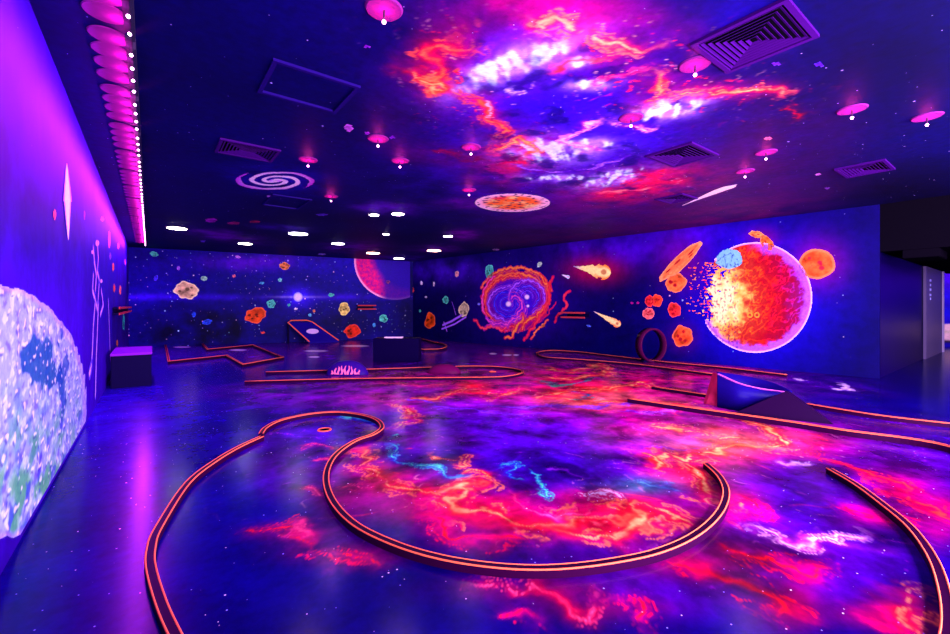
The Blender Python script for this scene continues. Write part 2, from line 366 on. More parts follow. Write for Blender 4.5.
# ---- floor
def paint_floor(a, b, px, py):
    n = fbm(a * .5, b * .5, 4)
    rgb = np.tile(lin(22, 1, 122), (len(a), 1)) * (1 + 0.5 * n)[:, None]
    p = Paint(FLOOR, a, b, rgb, px, py)
    # broad colour of the painted nebula
    zone = sstep(0.25, 0.6, np.maximum.reduce([blob(px, py, 560, 445, 330, 75), blob(px, py, 700, 520, 260, 110) * .9,
                                               blob(px, py, 560, 385, 330, 28), blob(px, py, 880, 470, 130, 60) * .8]) * (1 + 0.7 * n))
    p.rgb = mixc(p.rgb, lin(84, 4, 150), zone * .8)
    p.cloud(330, 352, 220, 14, lin(120, 4, 190), .8, rough=.3); p.cloud(130, 410, 70, 60, lin(74, 2, 190), .8, rough=.3); p.cloud(570, 350, 60, 8, lin(120, 4, 170), .6)  # first clouds put the floor's violet reflected sheen into the paint
    for (cx, cy, rx, ry, col, st) in [
        (530, 425, 120, 20, lin(112, 10, 215), .8), (480, 402, 120, 14, lin(150, 10, 215), .9), (560, 470, 110, 26, lin(84, 10, 190), .7),
        (790, 500, 80, 22, lin(96, 10, 190), .8), (680, 455, 60, 18, lin(130, 20, 210), .6), (300, 440, 55, 14, lin(110, 10, 190), .6),
        (560, 385, 90, 22, MAG, .7), (590, 392, 60, 13, RED, .8), (610, 401, 60, 8, lin(255, 160, 120), .9), (472, 388, 22, 8, RED, .8), (410, 378, 60, 8, MAG, .5),
        (390, 398, 60, 12, lin(200, 0, 160), .6), (700, 372, 60, 14, MAG, .7), (690, 395, 70, 12, lin(225, 40, 160), .8), (640, 420, 70, 14, lin(210, 10, 150), .5),
        (712, 441, 75, 17, lin(240, 90, 120), 1.0), (728, 442, 55, 9, lin(255, 165, 140), 1.0), (690, 470, 45, 14, RED, .6), (800, 445, 60, 14, MAG, .5),
        (480, 505, 100, 13, lin(205, 0, 130), .8), (560, 520, 110, 12, lin(225, 20, 100), .85), (650, 515, 50, 16, lin(235, 30, 70), .7), (600, 500, 80, 9, lin(190, 10, 140), .5),
        (390, 480, 45, 14, MAG, .7), (345, 500, 40, 18, lin(170, 0, 130), .5), (735, 500, 28, 20, lin(210, 0, 120), .6), (760, 560, 80, 22, lin(120, 0, 110), .6),
        (700, 560, 60, 14, lin(190, 0, 100), .5), (520, 592, 80, 14, lin(130, 0, 100), .6), (600, 610, 60, 12, lin(150, 0, 90), .5), (345, 552, 55, 12, lin(130, 0, 100), .6),
        (900, 490, 40, 26, lin(170, 0, 120), .6), (870, 520, 30, 12, lin(210, 0, 90), .6), (890, 612, 50, 14, lin(190, 0, 80), .6), (940, 520, 20, 20, MAG, .5),
        (790, 605, 30, 25, lin(150, 0, 90), .6), (300, 470, 40, 20, lin(150, 0, 150), .5), (300, 532, 40, 9, lin(170, 0, 120), .5), (640, 486, 45, 8, lin(90, 150, 170), .5),
        (650, 440, 60, 6, lin(170, 60, 220), .4), (850, 425, 60, 7, lin(140, 0, 130), .6), (540, 545, 90, 10, lin(70, 10, 150), .6), (310, 395, 90, 12, lin(150, 0, 170), .45),
        (850, 540, 70, 22, lin(70, 0, 140), .6), (420, 440, 50, 12, lin(150, 0, 150), .5)]:
        p.cloud(cx, cy, rx, ry, col, st, sc=1.6)
    # fine electric web, warm where the clouds are warm
    warm = np.maximum.reduce([blob(px, py, 600, 388, 120, 22), blob(px, py, 560, 515, 210, 30), blob(px, py, 730, 450, 110, 28), blob(px, py, 395, 470, 60, 40), blob(px, py, 440, 395, 100, 22)])
    w1 = ridge(a * 1.1, b * 1.1, 3, .9); f1 = sstep(0.74, 0.98, w1)
    p.rgb = mixc(p.rgb, lin(255, 90, 90), (f1 * warm * .75).clip(0, 1))
    w2 = ridge(a * 2.3 + 7, b * 2.3, 3, .8); f2 = sstep(0.76, 0.98, w2)
    p.rgb = mixc(p.rgb, HOT, (f2 * warm * .8).clip(0, 1))
    p.rgb = mixc(p.rgb, lin(200, 60, 235), (f2 * zone * .35).clip(0, 1))
    dk = sstep(.12, .4, fbm(a * 1.4 + 50, b * 1.4, 4))
    p.rgb = mixc(p.rgb, lin(30, 2, 90), dk * zone * .4)
    L = p.line
    # warm bolts
    for pts, w, c, g, gc in [
        ([(356, 446), (365, 464), (401, 476), (399, 482), (430, 492), (460, 502)], .018, HOT, .10, RED),
        ([(347, 489), (375, 484), (401, 478)], .012, PNK, .07, MAG),
        ([(440, 497), (462, 488), (452, 505), (490, 505), (525, 518), (545, 523), (581, 511), (620, 520), (650, 528)], .03, HOT, .16, RED),
        ([(500, 490), (540, 502), (560, 512), (600, 505)], .016, PNK, .08, MAG), ([(560, 525), (600, 535), (640, 526), (647, 513), (673, 518), (699, 526)], .026, HOT, .13, RED),
        ([(420, 515), (450, 524), (480, 528), (520, 538)], .012, RED, .10, MAG),
        ([(300, 533), (317, 556), (343, 554), (378, 561), (404, 557)], .011, RED, .06, MAG),
        ([(473, 580), (499, 589), (507, 597), (529, 593), (559, 606), (576, 615), (602, 615), (603, 605)], .010, PNK, .06, lin(200, 0, 90)),
        ([(624, 606), (640, 608), (655, 620)], .010, RED, .06, MAG), ([(499, 632), (512, 628), (530, 631)], .008, RED, .04, MAG),
        ([(404, 400), (434, 398), (457, 391), (478, 389), (490, 398), (522, 388)], .02, HOT, .14, RED),
        ([(389, 404), (404, 408), (416, 414), (412, 421), (388, 429)], .016, HOT, .09, RED),
        ([(546, 367), (566, 372), (602, 364), (605, 373), (572, 379), (543, 376)], .035, HOT, .18, RED),
        ([(530, 400), (584, 391), (610, 388), (640, 382), (665, 390)], .03, HOT, .18, RED), ([(560, 397), (600, 404), (650, 400), (700, 408)], .03, HOT, .2, RED),
        ([(575, 408), (620, 412), (660, 409), (690, 415)], .02, PNK, .1, MAG),
        ([(651, 461), (673, 453), (699, 461), (729, 448), (773, 448)], .025, HOT, .12, RED),
        ([(699, 407), (738, 420), (773, 431), (781, 442), (755, 446)], .022, HOT, .12, RED),
        ([(640, 425), (690, 430), (720, 440), (745, 436)], .02, HOT, .12, lin(235, 90, 110)),
        ([(803, 433), (822, 440), (812, 455), (846, 464), (885, 474), (902, 481), (900, 494), (924, 507), (933, 516), (950, 513)], .013, lin(255, 80, 80), .08, lin(220, 0, 90)),
        ([(710, 539), (729, 550), (760, 552), (811, 559)], .014, RED, .08, lin(200, 0, 100)),
        ([(669, 563), (712, 572), (747, 583), (773, 596), (790, 611), (796, 628)], .012, RED, .08, lin(190, 0, 90)),
        ([(872, 611), (889, 619), (907, 606), (933, 598)], .014, HOT, .07, RED), ([(868, 600), (878, 612), (872, 625)], .010, RED, .06, MAG),
        ([(703, 464), (697, 480), (700, 492), (708, 503)], .02, HOT, .11, RED), ([(640, 452), (660, 462), (640, 466)], .015, HOT, .09, RED),
        ([(729, 490), (745, 500), (755, 509), (738, 515)], .012, RED, .07, MAG), ([(288, 530), (308, 534), (318, 545)], .012, PNK, .05, MAG),
        ([(252, 527), (275, 530), (290, 531)], .008, RED, .06, lin(150, 0, 110)), ([(296, 484), (308, 490), (320, 497)], .008, PNK, .05, MAG),
        ([(296, 447), (320, 446), (345, 449)], .008, PNK, .04, MAG), ([(443, 453), (455, 460), (473, 456), (468, 466), (448, 464)], .014, HOT, .05, RED),
        ([(305, 463), (335, 460)], .008, PNK, .05, MAG), ([(455, 472), (478, 476), (480, 484)], .010, HOT, .05, RED), ([(935, 520), (950, 530)], .012, RED, .1, MAG),
        ([(870, 518), (885, 512)], .012, RED, .09, MAG), ([(620, 372), (660, 380), (700, 383)], .02, PNK, .15, MAG), ([(380, 383), (420, 386), (450, 384)], .015, PNK, .1, MAG)]:
        L(pts, w, c, g, gc)
    # pale and teal strokes
    for pts, w, c, g, gc in [
        ([(755, 528), (803, 537), (825, 533), (833, 538), (872, 535)], .012, WHT, .05, lin(220, 80, 200)),
        ([(760, 461), (786, 466), (803, 464)], .02, WHT, .05, lin(200, 120, 255)), ([(380, 444), (392, 455), (404, 461), (430, 466), (438, 475), (460, 480)], .013, TEAL, .05, lin(30, 90, 220)),
        ([(384, 438), (395, 435)], .012, TEAL, .03, BLU), ([(494, 469), (512, 462), (516, 466), (500, 476), (512, 481)], .008, TEAL, .03, lin(30, 90, 220)),
        ([(527, 472), (546, 477), (540, 480), (550, 490), (535, 487)], .008, TEAL, .03, lin(30, 90, 220)), ([(478, 405), (543, 407), (596, 408), (640, 400)], .02, lin(190, 110, 255), .07, lin(120, 40, 230)),
        ([(610, 412), (700, 410), (740, 416)], .016, lin(220, 130, 240), .05, VIO), ([(410, 397), (440, 408), (480, 412), (560, 414)], .016, lin(170, 90, 255), .05, VIO),
        ([(545, 468), (575, 470), (598, 478)], .009, lin(180, 70, 240), .03, VIO), ([(585, 495), (610, 500), (625, 507)], .01, WHT, .04, MAG), ([(540, 380), (560, 386), (600, 378)], .03, lin(120, 220, 160), .05, lin(90, 80, 200)),
        ([(570, 392), (590, 396), (575, 400)], .02, TEAL, .05, BLU), ([(335, 415), (360, 418), (374, 424)], .02, TEAL, .07, lin(30, 90, 220)), ([(616, 450), (660, 450), (700, 447)], .010, lin(200, 80, 240), .03, VIO),
        ([(630, 484), (655, 482), (675, 488)], .02, lin(120, 190, 200), .07, lin(90, 90, 190)), ([(280, 430), (300, 437), (330, 441)], .006, lin(190, 60, 200), .03, VIO)]:
        L(pts, w, c, g, gc, jit=.08)
    tb = 1 + 1.3 * fbm(a * 2.4 + 4, b * 2.4, 5) + .5 * (ridge(a * 1.7, b * 1.7 + 20, 3, 1.1) - .6)
    p.rgb = p.rgb * (1 + (tb.clip(.42, 1.9) - 1) * (.35 + .65 * zone))[:, None]
    for (x, y, rx, ry) in [(182, 347, 9, .9), (238, 350, 9, 1), (261, 341, 6, .6), (316, 351, 12, 1), (314, 357, 6, .9), (355, 346, 14, 1.1), (451, 338.5, 5, .6), (483, 341, 5, .6), (493, 353.7, 4, .9), (507, 355, 5, .9), (516, 355, 3, .9)]:
        p.rgb = mixc(p.rgb, WHT, sstep(1.2, .6, np.hypot((px - x) / rx, (py - y) / ry)) * .9)
    # painted shooting stars by the far wall
    for pts in ([(795, 378), (806, 381)], [(836, 383), (841, 386), (850, 390), (845, 391), (838, 389)]):
        L(pts, .03, WHT, .05, lin(190, 120, 240), jit=.03)
    return p.rgb, None
fl = patch('floor', FLOOR, spaced((-0.62, 4.2, .0125), (4.2, 8, .025), (8, 12, .05), (12, 26, .5)),
           spaced((-6, 0, .3), (0, 4.6, .0125), (4.6, 9, .025), (9, 17.8, .045)), paint_floor, M['floor'])
tag(fl, kind='structure')
bm = bmesh.new(); box(bm, -0.8, 26, -6, 18, -0.2, -0.004); bm_obj('slab', bm, M['black'], fl)

# ---- ceiling
def paint_ceiling(a, b, px, py):
    n = fbm(a * .6, b * .6, 4)
    rgb = np.tile(lin(15, 2, 100), (len(a), 1)) * (1 + 0.5 * n)[:, None]
    p = Paint(CEILS, a, b, rgb, px, py)
    C = p.cloud
    for (cx, cy, rx, ry, col, st, rot) in [
        (570, 80, 150, 80, lin(80, 4, 170), .9, 10), (570, 170, 140, 45, lin(80, 6, 190), .8, 0), (700, 180, 120, 40, lin(95, 0, 120), .7, -10), (780, 130, 90, 50, lin(60, 0, 90), .6, 0),
        (550, 10, 75, 26, lin(215, 0, 140), .9, 5), (640, 22, 60, 16, lin(140, 0, 130), .6, 10), (450, 60, 28, 36, lin(180, 0, 100), .8, 0), (425, 90, 30, 30, lin(80, 0, 100), .5, 0),
        (470, 100, 45, 12, lin(160, 0, 100), .7, 25), (630, 72, 55, 16, lin(150, 0, 130), .7, 10), (700, 92, 60, 9, lin(160, 0, 120), .7, -5), (520, 155, 36, 20, lin(225, 10, 90), .8, -20),
        (440, 155, 50, 10, lin(120, 0, 120), .6, 10), (560, 215, 60, 14, lin(110, 0, 150), .6, 0), (640, 185, 60, 14, lin(220, 20, 110), .9, -8), (720, 215, 90, 18, lin(120, 0, 120), .7, -8),
        (600, 235, 90, 8, lin(110, 0, 110), .6, -5), (520, 60, 70, 30, lin(150, 60, 245), .8, -20), (540, 100, 70, 24, lin(70, 20, 210), .8, -10), (600, 130, 70, 24, lin(80, 20, 220), .8, 0),
        (225, 236, 34, 5, lin(150, 0, 190), .9, 8), (350, 247, 30, 5, lin(130, 0, 180), .9, 0), (385, 208, 30, 6, lin(120, 0, 200), .8, 3), (463, 235, 16, 5, lin(150, 0, 190), .9, 0), (278, 180, 45, 12, lin(60, 0, 190), .7, 5),  # from here down, mostly glow round far ceiling lights put into the paint
        (470, 203, 26, 5, lin(130, 0, 180), .8, 0), (435, 249, 22, 4, lin(140, 0, 190), .8, 0), (285, 228, 24, 3, lin(100, 0, 190), .8, 4), (400, 258, 30, 3, lin(110, 0, 190), .7, 0)]:
        C(cx, cy, rx, ry, col, st, rot, sc=2.0)
    C(890, 50, 85, 75, lin(9, 1, 74), .9, 0, rough=.3); C(900, 190, 80, 25, lin(22, 1, 62), .9, 0, rough=.3); C(740, 20, 40, 30, lin(40, 0, 150), .5)
    for (cx, cy, rx, ry, rot, st) in [(508, 66, 52, 13, -22, 1.5), (545, 55, 40, 9, -25, 1.0), (575, 63, 22, 6, -10, 1.0), (548, 150, 42, 12, 0, 1.2), (585, 145, 30, 7, 0, .9),
                                     (668, 109, 34, 9, -12, 1.5), (612, 178, 34, 7, -12, 1.1), (560, 178, 40, 4, 0, .7), (590, 84, 22, 6, -5, 1.0)]:
        C(cx, cy, rx, ry, lin(190, 150, 255), st * .8, rot, sc=2.6, rough=1.5)
        m = blob(p.px, p.py, cx, cy, rx * .85, ry * .85, rot); aa = a * .8 + b * .6; bb = -a * .6 + b * .8
        k_ = (m * st * (1 + 4.5 * fbm(aa * 2.6 + cx, bb * 10, 5) + 1.2 * fbm(a * 9, b * 9, 3))); p.rgb = mixc(p.rgb, lin(215, 240, 255), (sstep(.35, 1.25, k_) * 1.0).clip(0, 1))
    zone = np.maximum.reduce([blob(px, py, 545, 95, 130, 62, 10), blob(px, py, 640, 95, 110, 40), blob(px, py, 560, 160, 90, 26), blob(px, py, 640, 185, 60, 12)])
    dk = sstep(.05, .35, fbm(a * 2.6 + 5, b * 2.6, 5))
    p.rgb = mixc(p.rgb, lin(26, 4, 120), (dk * sstep(.15, .5, zone) * .7).clip(0, 1))
    hot = np.maximum.reduce([blob(px, py, 450, 70, 36, 44), blob(px, py, 600, 40, 90, 20), blob(px, py, 680, 92, 90, 22), blob(px, py, 520, 148, 32, 20), blob(px, py, 630, 75, 60, 26), blob(px, py, 640, 182, 50, 12), blob(px, py, 480, 105, 30, 22)])
    aa = a * .8 + b * .6; bb = -a * .6 + b * .8; f = sstep(.72, .95, ridge(aa * 1.8, bb * 3.6, 3, .9)); f2 = sstep(.76, 1.0, ridge(aa * 3 + 9, bb * 5.5, 3, .9))
    p.rgb = mixc(p.rgb, lin(255, 60, 90), (f * hot * 1.2).clip(0, 1))
    p.rgb = mixc(p.rgb, HOT, (f2 * hot).clip(0, 1))
    p.rgb = mixc(p.rgb, lin(230, 170, 255), (f2 * zone * .6).clip(0, 1))
    for pts, w, c, g, gc in [
        ([(528, 33), (541, 40), (560, 29), (570, 31), (580, 38), (603, 30), (618, 35), (628, 42), (641, 48), (661, 47)], .022, lin(255, 200, 150), .09, lin(255, 60, 90)),
        ([(643, 78), (656, 86), (663, 93), (651, 100), (681, 97), (701, 93), (737, 91), (769, 88), (769, 96)], .016, lin(255, 190, 130), .07, lin(255, 40, 80)),
        ([(468, 33), (457, 44), (440, 44), (435, 53), (435, 62), (437, 69), (426, 80), (440, 84), (446, 95), (464, 95), (477, 102), (488, 113), (484, 117), (495, 121), (506, 128), (499, 137), (495, 152)], .022, lin(255, 150, 100), .10, lin(240, 20, 80)),
        ([(415, 70), (428, 80), (440, 88), (448, 98)], .015, HOT, .06, RED), ([(485, 104), (490, 112), (488, 118)], .012, WHT, .04, RED),
        ([(504, 88), (505, 92), (510, 95), (508, 99)], .012, WHT, .03, lin(180, 120, 255)), ([(599, 120), (583, 128), (559, 137), (568, 144), (588, 146), (592, 149), (581, 152)], .016, lin(255, 220, 240), .05, lin(230, 60, 170)),
        ([(612, 120), (625, 124), (640, 130), (648, 128)], .014, WHT, .05, MAG), ([(560, 73), (580, 60), (600, 57), (612, 55)], .02, PNK, .07, RED), ([(590, 83), (610, 78), (640, 72)], .014, PNK, .06, MAG),
        ([(500, 150), (520, 140), (540, 146), (530, 155)], .02, HOT, .07, RED), ([(622, 185), (645, 178), (665, 172)], .03, RED, .1, MAG), ([(600, 195), (625, 190), (660, 186)], .03, lin(255, 170, 160), .08, MAG), ([(500, 165), (560, 172), (600, 168), (640, 150)], .014, lin(200, 150, 255), .05, VIO),
        ([(425, 150), (450, 153), (480, 160)], .02, lin(150, 0, 110), .06, lin(120, 0, 100)), ([(780, 108), (795, 118), (812, 118)], .014, lin(190, 10, 70), .05, lin(120, 0, 70))]:
        p.line(pts, w, c, g, gc, jit=.12)
    return p.rgb, None
ce = patch('ceiling', CEILS, spaced((-0.62, 6, .018), (6, 12, .035), (12, 26, .5)), spaced((-6, 0, .3), (0, 6, .018), (6, 17.8, .04)), paint_ceiling, M['ceiling'])
tag(ce, kind='structure')
bm = bmesh.new(); box(bm, -0.8, 26, -6, 18, CEIL + .004, CEIL + .2); bm_obj('slab', bm, M['black'], ce)

def wall_back_slab(surf, wall, a0, a1, z0=0, z1=CEIL, t=0.12):
    v = []
    for off in (-0.004, -t):
        for a, z in ((a0, z0), (a1, z0), (a1, z1), (a0, z1)): v.append(surf.to3(a, z, off))
    mesh_obj('backing', v, [(0, 1, 2, 3), (7, 6, 5, 4), (0, 4, 5, 1), (1, 5, 6, 2), (2, 6, 7, 3), (3, 7, 4, 0)], M['black'], wall)

# ---- left wall
def paint_left(a, b, px, py):
    n = fbm(a * .7, b * .7, 4)
    n2 = fbm(a * 1.6 + 3, b * 1.1, 5); rgb = np.tile(lin(56, 3, 140), (len(a), 1)) * (1 + .6 * n + .8 * n2).clip(.2, 2)[:, None]
    p = Paint(LEFT, a, b, rgb, px, py)
    p.cloud(40, 220, 45, 45, lin(22, 2, 110), 1.2, sc=1.2)
    p.cloud(108, 300, 12, 50, lin(30, 4, 150), .8)
    # airbrushed violet rim outside the big moon
    p.rgb = mixc(p.rgb, lin(110, 20, 235), (blob(px, py, 20, 380, 95, 120, 0) * .7).clip(0, 1))
    return p.rgb, None
wl = patch('wall_left', LEFT, spaced((0, 5, .1), (5, LEFT.L, .04)), np.linspace(0, CEIL, 90), paint_left, M['wall_left'])
tag(wl, kind='structure'); wall_back_slab(LEFT, wl, 0, LEFT.L)

# ---- back wall
def paint_back(a, b, px, py):
    n = fbm(a * .5, b * .9, 4)
    rgb = np.tile(lin(36, 6, 150), (len(a), 1)) * (1 + .6 * n)[:, None]
    p = Paint(BACK, a, b, rgb, px, py)
    p.cloud(200, 330, 60, 26, lin(12, 2, 70), .9); p.cloud(345, 325, 50, 22, lin(14, 2, 90), .6)
    for c in [(255, 262, 50, 8, lin(110, 0, 200), .9), (340, 265, 60, 9, lin(60, 0, 200), .7), (180, 265, 40, 9, lin(50, 0, 180), .6)]: p.cloud(*c[:4], c[4], c[5])
    p.rgb = mixc(p.rgb, lin(90, 20, 235), (np.exp(-((py - 297) / 3.2) ** 2) * .7 * (0.7 + n)).clip(0, 1))
    p.rgb = mixc(p.rgb, lin(90, 40, 255), blob(px, py, 298, 297, 14, 10))
    p.rgb = mixc(p.rgb, lin(200, 190, 255), blob(px, py, 298, 297, 22, 1.0) * .6)
    p.rgb = mixc(p.rgb, lin(10, 0, 40), blob(px, py, 408, 300, 16, 60) * .7)
    return p.rgb, None
wb = patch('wall_back', BACK, np.linspace(0, BACK.L, 330), np.linspace(0, CEIL, 110), paint_back, M['wall_back'])
tag(wb, kind='structure'); wall_back_slab(BACK, wb, -.1, BACK.L + .1)

# ---- right wall
def paint_right(a, b, px, py):
    n = fbm(a * .4, b * .8, 4)
    rgb = np.tile(lin(25, 1, 102), (len(a), 1)) * (1 + .5 * n)[:, None]
    p = Paint(RIGHT, a, b, rgb, px, py)
    p.cloud(560, 330, 90, 22, lin(20, 2, 90), .7); p.cloud(650, 350, 120, 18, lin(16, 0, 100), .8); p.cloud(860, 330, 60, 60, lin(14, 2, 90), .8)
    p.cloud(620, 250, 70, 14, lin(90, 0, 190), .8); p.cloud(450, 270, 40, 12, lin(90, 0, 200), .8); p.cloud(690, 235, 60, 14, lin(80, 0, 190), .7)
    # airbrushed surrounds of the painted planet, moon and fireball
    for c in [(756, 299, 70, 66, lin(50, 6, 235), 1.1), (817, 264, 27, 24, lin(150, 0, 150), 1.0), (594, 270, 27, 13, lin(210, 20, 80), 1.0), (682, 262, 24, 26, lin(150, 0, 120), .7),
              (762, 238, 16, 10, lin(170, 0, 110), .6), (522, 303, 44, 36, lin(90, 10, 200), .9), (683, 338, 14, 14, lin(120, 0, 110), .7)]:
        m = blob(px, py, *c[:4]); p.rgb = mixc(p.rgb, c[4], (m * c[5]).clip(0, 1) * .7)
    return p.rgb, None
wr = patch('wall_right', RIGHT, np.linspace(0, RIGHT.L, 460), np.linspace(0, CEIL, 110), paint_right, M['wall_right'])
tag(wr, kind='structure'); wall_back_slab(RIGHT, wr, -.1, RIGHT.L)

# ================================================================== MURAL MOTIFS (parts of the wall or ceiling they are painted on)
def motif(name, surf, wall, bbox, res, fn, label=None, off=0.004):
    """bbox in pixels -> patch of paint on the surface"""
    x0, y0, x1, y1 = bbox
    cs = np.array([surf.from_px(x, y) for x, y in ((x0, y0), (x1, y0), (x1, y1), (x0, y1))])
    av = np.arange(cs[:, 0].min(), cs[:, 0].max() + res, res); bv = np.arange(cs[:, 1].min(), cs[:, 1].max() + res, res)
    o = patch(name, surf, av, bv, fn, M['mural'], wall, off)
    if label: o['label'] = label
    return o

def asteroid(surf, wall, cx, cy, rx, ry, col, rot=0, dark=None, name='painted_asteroid', label=None, res=.014, pits=True, rag=.12):
    dark = dark if dark is not None else np.array(col) * .12
    def fn(a, b, px, py):
        c, s = math.cos(math.radians(rot)), math.sin(math.radians(rot))
        x = ((px - cx) * c + (py - cy) * s) / rx; y = (-(px - cx) * s + (py - cy) * c) / ry
        r = np.hypot(x, y); th = np.arctan2(y, x)
        rim = 1 - rag + rag * 1.6 * noise(np.cos(th) * 1.6 + cx, np.sin(th) * 1.6 + cy)
        q = r / rim
        sh = fbm(x * 1.5 + cx, y * 1.5 + cy, 4)
        rgb = np.tile(np.array(col, float), (len(a), 1)) * (0.75 + 1.1 * sh).clip(.25, 1.3)[:, None]
        rgb = mixc(rgb, dark, sstep(.72, 1.0, ridge(x * 1.2 + cx, y * 1.2, 3)) * .7)
        if pits:
            for k in range(4):
                rr = np.random.RandomState(int(cx * 3 + k)); qx, qy = rr.uniform(-.5, .5, 2); s_ = rr.uniform(.1, .22)
                d = np.hypot(x - qx, (y - qy)) / s_
                rgb = mixc(rgb, dark, sstep(1.0, .6, d) * .9); 
        rgb = mixc(rgb, np.minimum(np.array(col) * 1.25 + .05, 1), sstep(.78, .92, q) * .8)
        return rgb, q < 1
    m = 1.25
    R = max(rx, ry) if rot else None
    ax, ay = (R, R) if R else (rx, ry)
    return motif(name, surf, wall, (cx - ax * m, cy - ay * m, cx + ax * m, cy + ay * m), res, fn, label)

CRM, ORG, TL2, BL2 = lin(250, 225, 160), lin(250, 90, 30), lin(90, 215, 190), lin(40, 90, 230)
# back wall
for (x, y, rx, ry, c, rot, lb) in [
    (186.5, 290, 14, 10.5, CRM, 8, 'large cream asteroid with dark craters'), (255.5, 315, 12.5, 8.8, ORG, -12, 'orange asteroid with dark holes'),
    (271, 304, 5.2, 5, TL2, 0, 'green round asteroid'), (204, 278.5, 4, 2.8, lin(170, 235, 200), 10, None), (344, 309, 6.5, 7.2, lin(240, 220, 120), 0, 'yellow cratered asteroid'),
    (352, 331, 9.5, 7.5, lin(250, 60, 30), -10, 'red orange asteroid low on the back wall'), (383.5, 318.5, 4.8, 4.8, TL2, -25, 'small teal asteroid with dark hole'),
    (284.5, 266, 6.2, 4.4, lin(255, 150, 90), 5, 'peach oval asteroid'), (154, 254, 5, 2.8, TL2, 12, 'teal pebble high on the back wall'), (207, 322, 6, 3, BL2, -8, 'blue pebble'),
    (194, 314.5, 2.5, 3.2, BL2, 0, None), (331, 295, 3.6, 2, TL2, 0, None), (262, 283, 3, 1.6, lin(90, 190, 240), 0, None), (280, 280, 2.6, 2.2, lin(130, 230, 230), 0, None),
    (388, 282, 2.4, 2.2, lin(255, 130, 100), 0, None), (156, 278, 2.5, 3.5, lin(80, 60, 250), 20, None), (178.5, 268, 2, 2.8, lin(180, 110, 255), 0, None), (234, 276, 2, 2, lin(255, 130, 160), 0, None),
    (238, 257, 3.2, 1.8, lin(220, 140, 255), 15, None), (289, 305, 1.8, 1.8, TL2, 0, None), (296, 309, 2.2, 1.6, WHT, 0, None), (310, 315, 2, 2, lin(110, 210, 255), 0, None), (374, 325, 2, 2.5, lin(80, 170, 240), 0, None),
    (314, 311, 1.8, 1.8, lin(255, 150, 100), 0, None), (263, 332.5, 3, 1.5, lin(255, 90, 80), 0, None)]:
    asteroid(BACK, wb, x, y, rx, ry, c, rot, label=lb, pits=rx > 4)
def fn(a, b, px, py):
    d = np.hypot((px - 298), (py - 297)); return mixc(np.tile(WHT, (len(a), 1)), lin(150, 140, 255), sstep(2.5, 5, d)), d < 5
motif('painted_sun', BACK, wb, (290, 290, 306, 304), .014, fn, 'round white star with violet halo')
def fn(a, b, px, py):
    x, y = (px - 395) / 41, (py - 261) / 39; r = np.hypot(x, y); d2 = np.hypot(px - 412, py - 250) 
    cres = sstep(36, 46, d2) * (r < 1)
    rgb = np.tile(lin(60, 0, 170), (len(a), 1)); rgb = mixc(rgb, lin(235, 20, 130), cres * (.8 + fbm(px * .3, py * .3, 3)).clip(0, 1))
    rgb = mixc(rgb, lin(255, 170, 220), sstep(.93, .98, r)); rgb = mixc(rgb, lin(44, 4, 150), sstep(376, 388, px) * .9); return rgb, (r < 1)
motif('painted_planet', BACK, wb, (352, 260, 410, 302), .014, fn, 'magenta crescent planet')

# right wall, far part
for (x, y, rx, ry, c, rot, lb) in [
    (430, 321, 6, 9.5, lin(250, 95, 25), 5, 'tall orange asteroid'), (489.5, 271.5, 4.8, 8, TL2, 0, 'green oval asteroid'), (445.5, 300, 3.6, 4.2, TL2, 0, 'teal ring-like asteroid'),
    (464, 309.5, 5.5, 9, lin(225, 215, 170), 8, 'cream pointed asteroid'), (457, 274, 2.4, 4, lin(250, 180, 180), 0, None), (539.5, 264.5, 2.6, 3.6, lin(200, 240, 210), 35, None), (412, 290, 2.4, 3.6, lin(255, 80, 70), 0, None),
    (421.5, 283, 1.5, 2.5, WHT, 0, None), (434, 284, 1.2, 2.8, WHT, 0, None), (479, 304, 2, 1.6, lin(130, 130, 255), 0, None), (543, 325.5, 2.4, 2.6, lin(255, 150, 90), 0, 'small peach dot planet'), (420, 311, 1.4, 1.8, TL2, 0, None), (426, 297, 1.4, 1.4, WHT, 0, None), (589, 326, 3, 1.4, lin(90, 120, 250), 15, None)]:
    asteroid(RIGHT, wr, x, y, rx, ry, c, rot, label=lb, pits=rx > 3.2)
# satellite-like violet stroke set
def fn(a, b, px, py):
    p = Paint(RIGHT, a, b, np.tile(lin(40, 6, 170), (len(a), 1)), px, py); keep = np.zeros(len(a), bool)
    for pts, w in (([(443, 325), (452, 321), (462, 315)], .05), ([(442, 329), (455, 324), (466, 317)], .04), ([(452, 302), (454, 308), (456, 315)], .02), ([(444, 322), (447, 331)], .03)):
        P = [RIGHT.from_px(*q) for q in pts]; D, T = segdist(a, b, P, w * 2)
        p.rgb = mixc(p.rgb, lin(170, 110, 255), (D < w)); keep |= D < w
    return p.rgb, keep
motif('painted_probe', RIGHT, wr, (440, 298, 470, 334), .014, fn, 'violet space probe')

